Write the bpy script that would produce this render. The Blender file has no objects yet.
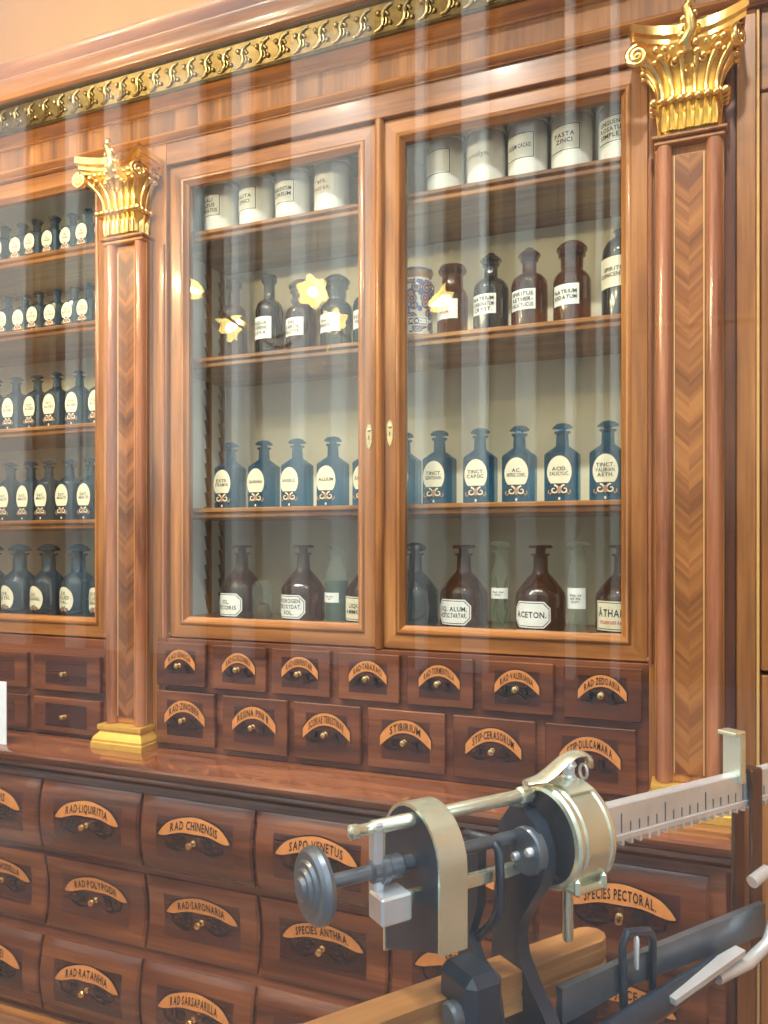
import bpy, bmesh, math, random
from mathutils import Vector, Matrix
random.seed(7)
R = math.radians
PI = math.pi
scn = bpy.context.scene
COL = scn.collection

# ------------------------------------------------------------------ camera
EYE = 1.54
cam_d = bpy.data.cameras.new('camera')
cam = bpy.data.objects.new('camera', cam_d)
COL.objects.link(cam)
cam.location = (0, 0, EYE)
cam.rotation_euler = (R(90), 0, R(21.634))
cam_d.sensor_fit = 'VERTICAL'
cam_d.sensor_height = 24.0
cam_d.lens = 24.0 * 769 / 1024
cam_d.shift_y = 33 / 1024
cam_d.clip_start = 0.01
scn.camera = cam

# ------------------------------------------------------------------ world, sun, exposure
SKY = 2.5
w = bpy.data.worlds.new('sky')
scn.world = w
w.use_nodes = True
bg = w.node_tree.nodes['Background']
bg.inputs['Color'].default_value = (0.86, 0.93, 1.0, 1)
bg.inputs['Strength'].default_value = SKY
sun_d = bpy.data.lights.new('sun', 'SUN')
sun_d.energy = 7.5
sun_d.angle = R(3)
sun_d.color = (1.0, 0.95, 0.86)
sun = bpy.data.objects.new('sun', sun_d)
COL.objects.link(sun)
sun.rotation_euler = (R(-42), 0, R(25))      # shines over the roof on to the houses across the street
vs = scn.view_settings
vs.view_transform = 'Standard'
vs.look = 'None'
vs.gamma = 1
vs.use_curve_mapping = False
vs.exposure = 0.22
scn.cycles.transparent_max_bounces = 32
scn.cycles.max_bounces = 10
scn.cycles.sample_clamp_indirect = 6.0


# ------------------------------------------------------------------ materials
MATS = {}


def newmat(name):
    m = bpy.data.materials.new(name)
    m.use_nodes = True
    nt = m.node_tree
    nt.nodes.clear()
    out = nt.nodes.new('ShaderNodeOutputMaterial')
    MATS[name] = m
    return m, nt, out


def nd(nt, typ, **kw):
    n = nt.nodes.new(typ)
    for k, v in kw.items():
        if hasattr(n, k):
            setattr(n, k, v)
        else:
            n.inputs[k.replace('_', ' ')].default_value = v
    return n


def ramp(nt, stops):
    r = nt.nodes.new('ShaderNodeValToRGB')
    el = r.color_ramp.elements
    while len(el) < len(stops):
        el.new(0.5)
    for e, (p, c) in zip(el, stops):
        e.position = p
        e.color = (*c, 1)
    return r


def principled(nt, out, color=None, rough=0.4, metal=0.0, coat=0.0, spec=0.5):
    p = nt.nodes.new('ShaderNodeBsdfPrincipled')
    if color:
        p.inputs['Base Color'].default_value = (*color, 1)
    p.inputs['Roughness'].default_value = rough
    p.inputs['Metallic'].default_value = metal
    p.inputs['Coat Weight'].default_value = coat
    p.inputs['Coat Roughness'].default_value = 0.12
    p.inputs['Specular IOR Level'].default_value = spec
    nt.links.new(p.outputs[0], out.inputs[0])
    return p


def plain(name, color, rough=0.4, metal=0.0, coat=0.0, spec=0.5, vary=0.12, scale=30):
    m, nt, out = newmat(name)
    p = principled(nt, out, color, rough, metal, coat, spec)
    tc = nt.nodes.new('ShaderNodeTexCoord')
    n = nd(nt, 'ShaderNodeTexNoise', Scale=scale, Detail=4.0)
    nt.links.new(tc.outputs['Object'], n.inputs['Vector'])
    r = ramp(nt, [(0.3, tuple(c * (1 - vary) for c in color)), (0.7, tuple(min(1, c * (1 + vary)) for c in color))])
    nt.links.new(n.outputs['Fac'], r.inputs[0])
    nt.links.new(r.outputs[0], p.inputs['Base Color'])
    return m


def wood(name, dark, mid, light, axis='z', rough=0.32, coat=0.35, dens=1.0, block=0.0, bump=0.04):
    """Polished veneer: long stretched figure plus fine pores along the grain; block > 0 cuts it into side by side leaves."""
    m, nt, out = newmat(name)
    L = nt.links.new
    p = principled(nt, out, mid, rough, 0, coat)
    tc = nt.nodes.new('ShaderNodeTexCoord')
    oi = nt.nodes.new('ShaderNodeObjectInfo')
    mul = nd(nt, 'ShaderNodeMath', operation='MULTIPLY')
    mul.inputs[1].default_value = 37.0
    L(oi.outputs['Random'], mul.inputs[0])
    add = nd(nt, 'ShaderNodeVectorMath', operation='ADD')
    L(tc.outputs['Object'], add.inputs[0])
    L(mul.outputs[0], add.inputs[1])
    vec = add.outputs[0]
    if block:
        sx = nt.nodes.new('ShaderNodeSeparateXYZ')
        L(tc.outputs['Object'], sx.inputs[0])
        dv = nd(nt, 'ShaderNodeMath', operation='DIVIDE')
        dv.inputs[1].default_value = block
        L(sx.outputs[0], dv.inputs[0])
        fl = nd(nt, 'ShaderNodeMath', operation='FLOOR')
        L(dv.outputs[0], fl.inputs[0])
        wn = nd(nt, 'ShaderNodeTexWhiteNoise', noise_dimensions='1D')
        L(fl.outputs[0], wn.inputs['W'])
        a2 = nd(nt, 'ShaderNodeVectorMath', operation='ADD')
        L(vec, a2.inputs[0])
        L(wn.outputs['Color'], a2.inputs[1])
        vec = a2.outputs[0]
    f, s = {'z': ((16, 16, 1.6), (150, 150, 5)), 'x': ((1.6, 16, 16), (5, 150, 150))}[axis]
    m1 = nd(nt, 'ShaderNodeVectorMath', operation='MULTIPLY')
    m1.inputs[1].default_value = tuple(c * dens for c in f)
    L(vec, m1.inputs[0])
    n1 = nd(nt, 'ShaderNodeTexNoise', Scale=1.0, Detail=5.0, Distortion=0.7)
    L(m1.outputs[0], n1.inputs['Vector'])
    m2 = nd(nt, 'ShaderNodeVectorMath', operation='MULTIPLY')
    m2.inputs[1].default_value = s
    L(vec, m2.inputs[0])
    n2 = nd(nt, 'ShaderNodeTexNoise', Scale=1.0, Detail=3.0)
    L(m2.outputs[0], n2.inputs['Vector'])
    r = ramp(nt, [(0.32, dark), (0.5, mid), (0.68, light)])
    L(n1.outputs['Fac'], r.inputs[0])
    mx = nd(nt, 'ShaderNodeMixRGB', blend_type='MULTIPLY')
    mx.inputs[0].default_value = 0.45
    r2 = ramp(nt, [(0.35, (0.55, 0.5, 0.45)), (0.6, (1, 1, 1))])
    L(n2.outputs['Fac'], r2.inputs[0])
    L(r.outputs[0], mx.inputs[1])
    L(r2.outputs[0], mx.inputs[2])
    col = mx.outputs[0]
    if block:
        mb_ = nd(nt, 'ShaderNodeMixRGB', blend_type='MULTIPLY')
        mb_.inputs[0].default_value = 1.0
        r3 = ramp(nt, [(0.0, (0.72, 0.7, 0.66)), (1.0, (1.12, 1.1, 1.08))])
        L(wn.outputs['Value'], r3.inputs[0])
        L(col, mb_.inputs[1])
        L(r3.outputs[0], mb_.inputs[2])
        col = mb_.outputs[0]
    L(col, p.inputs['Base Color'])
    b = nd(nt, 'ShaderNodeBump', Strength=bump, Distance=0.002)
    L(n2.outputs['Fac'], b.inputs['Height'])
    L(b.outputs[0], p.inputs['Normal'])
    return m


def chevron(name, tones, pitch=0.013):
    """Matched chevron veneer: leaves meeting in a V on the middle line of the panel (local x = 0)."""
    m, nt, out = newmat(name)
    L = nt.links.new
    p = principled(nt, out, tones[1], 0.3, 0, 0.4)
    tc = nt.nodes.new('ShaderNodeTexCoord')
    s = nt.nodes.new('ShaderNodeSeparateXYZ')
    L(tc.outputs['Object'], s.inputs[0])
    ab = nd(nt, 'ShaderNodeMath', operation='ABSOLUTE')
    L(s.outputs[0], ab.inputs[0])
    t = nd(nt, 'ShaderNodeMath', operation='SUBTRACT')
    L(s.outputs[2], t.inputs[0])
    L(ab.outputs[0], t.inputs[1])
    dv = nd(nt, 'ShaderNodeMath', operation='DIVIDE')
    dv.inputs[1].default_value = pitch
    L(t.outputs[0], dv.inputs[0])
    fl = nd(nt, 'ShaderNodeMath', operation='FLOOR')
    L(dv.outputs[0], fl.inputs[0])
    sg = nd(nt, 'ShaderNodeMath', operation='SIGN')
    L(s.outputs[0], sg.inputs[0])
    k = nd(nt, 'ShaderNodeMath', operation='MULTIPLY')
    k.inputs[1].default_value = 0.37
    L(sg.outputs[0], k.inputs[0])
    sm = nd(nt, 'ShaderNodeMath', operation='ADD')
    L(fl.outputs[0], sm.inputs[0])
    L(k.outputs[0], sm.inputs[1])
    wn = nd(nt, 'ShaderNodeTexWhiteNoise', noise_dimensions='1D')
    L(sm.outputs[0], wn.inputs['W'])
    lo = nd(nt, 'ShaderNodeTexNoise', noise_dimensions='1D', Scale=9.0, Detail=2.0)
    L(t.outputs[0], lo.inputs['W'])
    av = nd(nt, 'ShaderNodeMixRGB')
    av.inputs[0].default_value = 0.20
    L(lo.outputs['Fac'], av.inputs[1])
    L(wn.outputs['Value'], av.inputs[2])
    r = ramp(nt, [(0.32, tones[0]), (0.5, tones[1]), (0.66, tones[2])])
    L(av.outputs[0], r.inputs[0])
    gv = nt.nodes.new('ShaderNodeCombineXYZ')
    g1 = nd(nt, 'ShaderNodeMath', operation='MULTIPLY')
    g1.inputs[1].default_value = 260.0
    L(t.outputs[0], g1.inputs[0])
    L(g1.outputs[0], gv.inputs[0])
    L(s.outputs[0], gv.inputs[1])
    gn = nd(nt, 'ShaderNodeTexNoise', Scale=1.0, Detail=2.0)
    L(gv.outputs[0], gn.inputs['Vector'])
    r2 = ramp(nt, [(0.35, (0.68, 0.64, 0.6)), (0.62, (1, 1, 1))])
    L(gn.outputs['Fac'], r2.inputs[0])
    mx = nd(nt, 'ShaderNodeMixRGB', blend_type='MULTIPLY')
    mx.inputs[0].default_value = 0.6
    L(r.outputs[0], mx.inputs[1])
    L(r2.outputs[0], mx.inputs[2])
    L(mx.outputs[0], p.inputs['Base Color'])
    return m


def thin_glass(name, tint=(0.97, 0.99, 0.98), base=0.04, gain=1.0):
    """Flat window glass: clear, with the mirror image of what faces it growing towards grazing angles."""
    m, nt, out = newmat(name)
    L = nt.links.new
    lw = nt.nodes.new('ShaderNodeLayerWeight')
    lw.inputs['Blend'].default_value = 0.5
    pw = nd(nt, 'ShaderNodeMath', operation='POWER')
    pw.inputs[1].default_value = 5.0
    L(lw.outputs['Facing'], pw.inputs[0])
    ma = nd(nt, 'ShaderNodeMath', operation='MULTIPLY_ADD')
    ma.inputs[1].default_value = 1 - base
    ma.inputs[2].default_value = base
    L(pw.outputs[0], ma.inputs[0])
    tr = nt.nodes.new('ShaderNodeBsdfTransparent')
    tr.inputs[0].default_value = (*tint, 1)
    gl = nt.nodes.new('ShaderNodeBsdfGlossy')
    gl.inputs['Roughness'].default_value = 0.0
    mix = nt.nodes.new('ShaderNodeMixShader')
    L(ma.outputs[0], mix.inputs[0])
    L(tr.outputs[0], mix.inputs[1])
    L(gl.outputs[0], mix.inputs[2])
    L(mix.outputs[0], out.inputs[0])
    return m


def bottle_glass(name, body, tint, see, rough=0.06):
    """Coloured bottle glass: part of the light passes tinted, the rest is the dark, glossy body."""
    m, nt, out = newmat(name)
    L = nt.links.new
    p = nt.nodes.new('ShaderNodeBsdfPrincipled')
    p.inputs['Base Color'].default_value = (*body, 1)
    p.inputs['Roughness'].default_value = rough
    p.inputs['Specular IOR Level'].default_value = 0.6
    p.inputs['Coat Weight'].default_value = 1.0
    p.inputs['Coat Roughness'].default_value = 0.02
    tr = nt.nodes.new('ShaderNodeBsdfTransparent')
    tr.inputs[0].default_value = (*tint, 1)
    tc = nt.nodes.new('ShaderNodeTexCoord')
    n = nd(nt, 'ShaderNodeTexNoise', Scale=14.0, Detail=2.0)
    L(tc.outputs['Object'], n.inputs['Vector'])
    mr = nd(nt, 'ShaderNodeMapRange')
    mr.inputs['To Min'].default_value = max(0, see - 0.06)
    mr.inputs['To Max'].default_value = min(1, see + 0.06)
    L(n.outputs['Fac'], mr.inputs['Value'])
    mix = nt.nodes.new('ShaderNodeMixShader')
    L(mr.outputs[0], mix.inputs[0])
    L(p.outputs[0], mix.inputs[1])
    L(tr.outputs[0], mix.inputs[2])
    L(mix.outputs[0], out.inputs[0])
    return m


def glow(name, color, strength, base=(0.9, 0.8, 0.5), see=0.0):
    m, nt, out = newmat(name)
    p = principled(nt, out, base, 0.35)
    if see:
        tr = nt.nodes.new('ShaderNodeBsdfTransparent')
        tr.inputs[0].default_value = (1.0, 0.88, 0.62, 1)
        mx = nt.nodes.new('ShaderNodeMixShader')
        mx.inputs[0].default_value = see
        nt.links.new(p.outputs[0], mx.inputs[1])
        nt.links.new(tr.outputs[0], mx.inputs[2])
        nt.links.new(mx.outputs[0], out.inputs[0])
    p.inputs['Emission Color'].default_value = (*color, 1)
    p.inputs['Emission Strength'].default_value = strength
    return m


def majolica(name):
    m, nt, out = newmat(name)
    L = nt.links.new
    p = principled(nt, out, (0.7, 0.68, 0.6), 0.15, 0, 0.5)
    tc = nt.nodes.new('ShaderNodeTexCoord')
    v = nd(nt, 'ShaderNodeTexVoronoi', Scale=38.0)
    L(tc.outputs['Object'], v.inputs['Vector'])
    s = nt.nodes.new('ShaderNodeSeparateXYZ')
    L(tc.outputs['Object'], s.inputs[0])
    r = ramp(nt, [(0.0, (0.62, 0.30, 0.04)), (0.26, (0.02, 0.04, 0.16)), (0.44, (0.50, 0.20, 0.03)), (0.58, (0.03, 0.06, 0.24)), (0.76, (0.66, 0.62, 0.5))])
    r.color_ramp.interpolation = 'CONSTANT'
    mm = nd(nt, 'ShaderNodeMath', operation='MULTIPLY_ADD')
    mm.inputs[1].default_value = 1.1
    mm.inputs[2].default_value = 0.1
    L(v.outputs['Distance'], mm.inputs[0])
    L(mm.outputs[0], r.inputs[0])
    zr = nd(nt, 'ShaderNodeMapRange')
    zr.inputs['From Min'].default_value = 0.0
    zr.inputs['From Max'].default_value = 0.215
    L(s.outputs[2], zr.inputs['Value'])
    bands = ramp(nt, [(0.0, (0.45, 0.2, 0.04)), (0.08, (0.7, 0.66, 0.58)), (0.1, (0, 0, 0)), (0.83, (0.72, 0.7, 0.62)), (0.86, (0.5, 0.22, 0.05)), (0.95, (0.05, 0.08, 0.2))])
    bands.color_ramp.interpolation = 'CONSTANT'
    L(zr.outputs[0], bands.inputs[0])
    sel = ramp(nt, [(0.0, (1, 1, 1)), (0.1, (0, 0, 0)), (0.83, (1, 1, 1))])
    sel.color_ramp.interpolation = 'CONSTANT'
    L(zr.outputs[0], sel.inputs[0])
    mx = nd(nt, 'ShaderNodeMixRGB')
    L(sel.outputs[0], mx.inputs[0])
    L(r.outputs[0], mx.inputs[1])
    L(bands.outputs[0], mx.inputs[2])
    L(mx.outputs[0], p.inputs['Base Color'])
    return m


WV = wood('walnut_upright', (0.16, 0.058, 0.014), (0.30, 0.120, 0.029), (0.43, 0.192, 0.054), 'z')
WH = wood('walnut_lengthwise', (0.15, 0.053, 0.013), (0.28, 0.110, 0.026), (0.41, 0.178, 0.049), 'x')
WF = wood('frieze_veneer', (0.15, 0.060, 0.019), (0.26, 0.110, 0.033), (0.37, 0.168, 0.056), 'z', 0.55, 0.0, block=0.085)
WD = wood('mahogany_upright', (0.075, 0.022, 0.010), (0.145, 0.046, 0.020), (0.23, 0.082, 0.034), 'z', 0.25, 0.5)
WDH = wood('mahogany_lengthwise', (0.075, 0.022, 0.010), (0.145, 0.046, 0.020), (0.23, 0.082, 0.034), 'x', 0.25, 0.5)
WTOP = wood('worktop_veneer', (0.10, 0.030, 0.012), (0.18, 0.060, 0.024), (0.27, 0.10, 0.04), 'x', 0.12, 0.8)
BURL = wood('dark_burl_inlay', (0.035, 0.012, 0.009), (0.066, 0.022, 0.015), (0.10, 0.036, 0.022), 'x', 0.25, 0.5, dens=0.6)
BORD = wood('drawer_border_veneer', (0.062, 0.019, 0.009), (0.125, 0.040, 0.017), (0.21, 0.074, 0.029), 'x', 0.25, 0.5, dens=0.8)
CHEV = chevron('chevron_veneer', ((0.17, 0.060, 0.015), (0.27, 0.104, 0.027), (0.38, 0.16, 0.045)), .0115)
CHEVD = chevron('dark_chevron_veneer', ((0.10, 0.036, 0.014), (0.18, 0.068, 0.024), (0.30, 0.122, 0.042)))
BEADW = wood('reddish_bead', (0.16, 0.055, 0.024), (0.30, 0.115, 0.055), (0.42, 0.18, 0.09), 'z', 0.2, 0.6)
STRING = plain('boxwood_line', (0.62, 0.38, 0.14), 0.35, vary=0.05)
OAK = wood('pale_oak', (0.24, 0.11, 0.035), (0.44, 0.22, 0.075), (0.62, 0.35, 0.13), 'x', 0.35, 0.2)
GOLD = plain('gilding', (0.92, 0.68, 0.26), 0.24, 1.0, vary=0.10, scale=60)
GOLDP = plain('gold_paint', (0.80, 0.50, 0.10), 0.34, 0.55, vary=0.08, scale=40)
OLDGOLD = plain('old_gilding', (0.15, 0.11, 0.045), 0.45, 1.0, vary=0.22, scale=60)
BRASS = plain('brass', (0.80, 0.62, 0.30), 0.2, 1.0, vary=0.08)
PBRASS = plain('pale_brass', (0.72, 0.77, 0.62), 0.24, 0.75, vary=0.10, scale=25)
STEEL = plain('steel', (0.70, 0.76, 0.82), 0.26, 0.6, vary=0.1, scale=25)
DSTEEL = plain('dark_steel', (0.15, 0.18, 0.22), 0.28, 0.6, vary=0.2, scale=25)
IRON = plain('blued_iron', (0.026, 0.040, 0.062), 0.28, 0.2, coat=0.3, vary=0.25, scale=20)
BRONZE = plain('brown_bronze', (0.16, 0.085, 0.045), 0.35, 0.8, vary=0.15)
CREAM = plain('cream_paint', (0.82, 0.76, 0.58), 0.6, vary=0.06, scale=6)
PALE = plain('pale_blue_paint', (0.78, 0.84, 0.82), 0.6, vary=0.05, scale=6)
ORANGE = plain('orange_inlay', (0.54, 0.22, 0.065), 0.35, vary=0.12, scale=40)
INK = plain('black_ink', (0.008, 0.007, 0.008), 0.4, vary=0.2)
REDINK = plain('red_ink', (0.5, 0.06, 0.04), 0.5, vary=0.1)
WHITE = plain('white_enamel', (0.82, 0.83, 0.82), 0.3, vary=0.03)
IVORY = plain('ivory_enamel', (0.78, 0.72, 0.55), 0.3, vary=0.05)
PORC = plain('porcelain', (0.80, 0.82, 0.82), 0.12, coat=0.5, vary=0.03)
ROSE = plain('rose_print', (0.45, 0.22, 0.14), 0.5, vary=0.2)
BLUE = bottle_glass('cobalt_glass', (0.003, 0.040, 0.100), (0.09, 0.52, 0.78), 0.58)
NAVY = bottle_glass('dark_blue_glass', (0.010, 0.035, 0.062), (0.10, 0.26, 0.40), 0.22)
AMBER = bottle_glass('amber_glass', (0.034, 0.012, 0.003), (0.75, 0.36, 0.08), 0.45)
BLACKG = bottle_glass('smoke_glass', (0.018, 0.017, 0.018), (0.3, 0.28, 0.26), 0.15)
GREENL = bottle_glass('green_liquid', (0.03, 0.09, 0.07), (0.3, 0.5, 0.42), 0.45)
CLEAR = bottle_glass('clear_glass', (0.36, 0.40, 0.36), (0.93, 0.96, 0.94), 0.84, 0.03)
PANE = thin_glass('door_glass')
SHOP = thin_glass('shop_window_glass', (0.98, 0.99, 0.99), 0.045)
OCHRE = plain('ochre_wall', (0.84, 0.50, 0.16), 0.85, vary=0.05, scale=3)
PLASTER = plain('cream_plaster', (0.75, 0.66, 0.50), 0.9, vary=0.04, scale=3)
PARQ = wood('floor_boards', (0.16, 0.08, 0.035), (0.28, 0.15, 0.07), (0.38, 0.21, 0.10), 'x', 0.4, 0.2, block=0.0)
PAVE = plain('grey_paving', (0.20, 0.20, 0.22), 0.8, vary=0.15, scale=4)
RENDER = plain('pale_facade_render', (0.66, 0.72, 0.72), 0.9, vary=0.06, scale=1)
RENDERD = plain('ochre_facade_render', (0.17, 0.14, 0.11), 0.9, vary=0.06, scale=1)
DARKWIN = plain('facade_window_glass', (0.06, 0.075, 0.09), 0.08, vary=0.2, scale=2)
SHADE = glow('lit_tulip_shade', (1.0, 0.68, 0.18), 24.0, see=0.45)
BULB = glow('lit_bulb', (1.0, 0.86, 0.66), 950.0)
MAJ = majolica('majolica_glaze')


# ------------------------------------------------------------------ mesh helpers
class MB:
    def __init__(self):
        self.v, self.f, self.m = [], [], []

    def add(self, vs, fs, mat=0):
        b = len(self.v)
        self.v += [tuple(x) for x in vs]
        for f in fs:
            self.f.append([b + i for i in f])
            self.m.append(mat)
        return self

    def box(self, x0, x1, y0, y1, z0, z1, mat=0, bev=0.0):
        if x1 < x0: x0, x1 = x1, x0
        if y1 < y0: y0, y1 = y1, y0
        if z1 < z0: z0, z1 = z1, z0
        c = min(bev, (x1 - x0) * .45, (y1 - y0) * .45, (z1 - z0) * .45)
        if c <= 0:
            vs = [(x, y, z) for x in (x0, x1) for y in (y0, y1) for z in (z0, z1)]
            fs = [(0, 1, 3, 2), (4, 6, 7, 5), (0, 4, 5, 1), (2, 3, 7, 6), (0, 2, 6, 4), (1, 5, 7, 3)]
            return self.add(vs, fs, mat)
        vs, idx = [], {}
        X, Y, Z = (x0, x1), (y0, y1), (z0, z1)
        for i in (0, 1):
            for j in (0, 1):
                for k in (0, 1):
                    s = (1 - 2 * i, 1 - 2 * j, 1 - 2 * k)
                    for ax in range(3):
                        q = [X[i], Y[j], Z[k]]
                        for o in range(3):
                            if o != ax:
                                q[o] += s[o] * c
                        idx[(i, j, k, ax)] = len(vs)
                        vs.append(tuple(q))
        fs = []
        for ax in range(3):
            o = [a for a in range(3) if a != ax]
            for e in (0, 1):
                f = []
                for p, q in ((0, 0), (1, 0), (1, 1), (0, 1)):
                    key = [0, 0, 0]
                    key[ax], key[o[0]], key[o[1]] = e, p, q
                    f.append(idx[(*key, ax)])
                fs.append(f)
            for p in (0, 1):
                for q in (0, 1):
                    a, b2 = [0, 0, 0], [0, 0, 0]
                    a[o[0]], a[o[1]] = p, q
                    b2[o[0]], b2[o[1]] = p, q
                    a[ax], b2[ax] = 0, 1
                    fs.append([idx[(*a, o[0])], idx[(*b2, o[0])], idx[(*b2, o[1])], idx[(*a, o[1])]])
        for i in (0, 1):
            for j in (0, 1):
                for k in (0, 1):
                    fs.append([idx[(i, j, k, 0)], idx[(i, j, k, 1)], idx[(i, j, k, 2)]])
        return self.add(vs, fs, mat)

    def rings(self, rings, mat=0, cap0=True, cap1=True, closed=True):
        n = len(rings[0])
        vs = [p for r in rings for p in r]
        fs = []
        for i in range(len(rings) - 1):
            for j in range(n if closed else n - 1):
                a, b = i * n + j, i * n + (j + 1) % n
                fs.append((a, b, b + n, a + n))
        if cap0: fs.append(list(range(n))[::-1])
        if cap1: fs.append([(len(rings) - 1) * n + j for j in range(n)])
        return self.add(vs, fs, mat)

    def lathe(self, prof, n=20, c=(0, 0, 0), mat=0, axis='z', cap0=True, cap1=True):
        rg = []
        for r, h in prof:
            ring = []
            for j in range(n):
                a = 2 * PI * j / n
                x, y = r * math.cos(a), r * math.sin(a)
                if axis == 'z': q = (c[0] + x, c[1] + y, c[2] + h)
                elif axis == 'x': q = (c[0] + h, c[1] + x, c[2] + y)
                else: q = (c[0] + x, c[1] + h, c[2] + y)
                ring.append(q)
            rg.append(ring)
        return self.rings(rg, mat, cap0, cap1)

    def tube(self, path, rad, n=8, mat=0, flat=None):
        P = [Vector(p) for p in path]
        rr = rad if isinstance(rad, (list, tuple)) else [rad] * len(P)
        rg, up = [], None
        for i, p in enumerate(P):
            t = (P[min(i + 1, len(P) - 1)] - P[max(i - 1, 0)]).normalized()
            if up is None:
                up = Vector((0, 0, 1)) if abs(t.z) < .9 else Vector((1, 0, 0))
            s = t.cross(up)
            if s.length < 1e-6: s = t.orthogonal()
            s.normalize()
            up = s.cross(t).normalized()
            fl = flat or 1.0
            rg.append([tuple(p + rr[i] * (math.cos(2 * PI * k / n) * s * fl + math.sin(2 * PI * k / n) * up)) for k in range(n)])
        return self.rings(rg, mat)

    def profile(self, x0, x1, prof, mat=0):
        """Moulding: a (y, z) outline run along x."""
        return self.rings([[(x0, y, z) for y, z in prof], [(x1, y, z) for y, z in prof]], mat)

    def prism_y(self, poly, y0, y1, mat=0):
        return self.rings([[(x, y0, z) for x, z in poly], [(x, y1, z) for x, z in poly]], mat)

    def prism_x(self, poly, x0, x1, mat=0):
        return self.rings([[(x0, y, z) for y, z in poly], [(x1, y, z) for y, z in poly]], mat)

    def prism_z(self, poly, z0, z1, mat=0):
        return self.rings([[(x, y, z0) for x, y in poly], [(x, y, z1) for x, y in poly]], mat)

    def frame(self, x0, x1, z0, z1, prof, mv=0, mh=1):
        """A mitred rectangular frame; prof lists (distance in from the outer edge, y)."""
        for (d0, y0), (d1, y1) in zip(prof, prof[1:]):
            o = [(x0 + d0, y0, z0 + d0), (x1 - d0, y0, z0 + d0), (x1 - d0, y0, z1 - d0), (x0 + d0, y0, z1 - d0)]
            i = [(x0 + d1, y1, z0 + d1), (x1 - d1, y1, z0 + d1), (x1 - d1, y1, z1 - d1), (x0 + d1, y1, z1 - d1)]
            for k in range(4):
                q = (k + 1) % 4
                self.add([o[k], o[q], i[q], i[k]], [(0, 1, 2, 3)], mh if k in (0, 2) else mv)
        return self

    def ball(self, c, r, n=8, mat=0, sx=1, sy=1, sz=1):
        pr = [(math.sin(PI * k / (n // 2 + 1)), -math.cos(PI * k / (n // 2 + 1))) for k in range(1, n // 2 + 1)]
        rg = [[(c[0] + sx * r * a * math.cos(2 * PI * j / n), c[1] + sy * r * a * math.sin(2 * PI * j / n), c[2] + sz * r * b) for j in range(n)] for a, b in pr]
        return self.rings(rg, mat)

    def mesh(self, name, mats, origin=(0, 0, 0), sharp=32, merge=True):
        me = bpy.data.meshes.new(name)
        ox, oy, oz = origin
        me.from_pydata([(x - ox, y - oy, z - oz) for x, y, z in self.v], [], self.f)
        for m in mats:
            me.materials.append(m)
        me.polygons.foreach_set('material_index', self.m)
        bm = bmesh.new()
        bm.from_mesh(me)
        if merge:
            bmesh.ops.remove_doubles(bm, verts=bm.verts, dist=1e-6)
        bmesh.ops.recalc_face_normals(bm, faces=bm.faces)
        bm.to_mesh(me)
        bm.free()
        me.polygons.foreach_set('use_smooth', [True] * len(me.polygons))
        me.set_sharp_from_angle(angle=R(sharp))
        me.update()
        return me


WO = {}     # world origin of every object


def put(name, data, parent=None, at=(0, 0, 0), rz=0.0):
    o = bpy.data.objects.new(name, data)
    COL.objects.link(o)
    WO[o] = at
    if parent is not None:
        o.parent = parent
        p = WO[parent]
        o.location = (at[0] - p[0], at[1] - p[1], at[2] - p[2])
    else:
        o.location = at
    o.rotation_euler = (0, 0, rz)
    return o


def tag(o, label=None, cat=None, group=None, kind=None):
    if label: o['label'] = label
    if cat: o['category'] = cat
    if group: o['group'] = group
    if kind: o['kind'] = kind
    return o


def thing(name, label, cat, at, group=None, rz=0.0):
    return tag(put(name, None, None, at, rz), label, cat, group)


def part(name, mb, mats, parent=None, at=None, sharp=32):
    if not isinstance(mats, (list, tuple)): mats = [mats]
    if at is None:
        at = WO[parent] if parent is not None else (0, 0, 0)
    return put(name, mb.mesh(name, mats, at, sharp), parent, at)


def struct(name, mb, mats):
    return tag(part(name, mb, mats), kind='structure')


# ------------------------------------------------------------------ lettering
CHARS = sorted(set('ABCDEFGHIJKLMNOPQRSTUVWXYZÄabcdefghilnorstuy.-·'))
GL = {}


def make_glyphs():
    obs = []
    for c in CHARS:
        cu = bpy.data.curves.new('glyph', 'FONT')
        cu.body = c
        cu.resolution_u = 2
        cu.offset = 0.022
        o = bpy.data.objects.new('glyph', cu)
        COL.objects.link(o)
        obs.append((c, o, cu))
    bpy.context.view_layer.update()
    dg = bpy.context.evaluated_depsgraph_get()
    for c, o, cu in obs:
        ev = o.evaluated_get(dg)
        me = ev.to_mesh()
        vs = [(v.co.x, v.co.y) for v in me.vertices]
        fs = [list(p.vertices) for p in me.polygons]
        x0 = min(v[0] for v in vs); x1 = max(v[0] for v in vs)
        GL[c] = ([(x - x0, y) for x, y in vs], fs, x1 - x0)
        ev.to_mesh_clear()
    for c, o, cu in obs:
        bpy.data.objects.remove(o)
        bpy.data.curves.remove(cu)


make_glyphs()


def text2d(s, width, cap, gap=0.11, maxx=1.0):
    """Flat letters centred on (0,0), capitals `cap` high, squeezed into `width`."""
    vs, fs, x = [], [], 0.0
    for c in s:
        if c == ' ':
            x += 0.35
            continue
        g = GL[c]
        b = len(vs)
        vs += [(x + a, y) for a, y in g[0]]
        fs += [[b + i for i in f] for f in g[1]]
        x += g[2] + gap
    x -= gap
    sy = cap / 0.70
    sx = min(width / x, sy * maxx)
    return [((a - x / 2) * sx, (y - 0.35) * sy) for a, y in vs], fs


def lines2d(lines, width, cap, lead=1.45):
    vs, fs = [], []
    for i, s in enumerate(lines):
        if not s: continue
        a, f = text2d(s, width, cap)
        dz = ((len(lines) - 1) / 2 - i) * cap * lead
        b = len(vs)
        vs += [(x, y + dz) for x, y in a]
        fs += [[b + k for k in q] for q in f]
    return vs, fs


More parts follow.
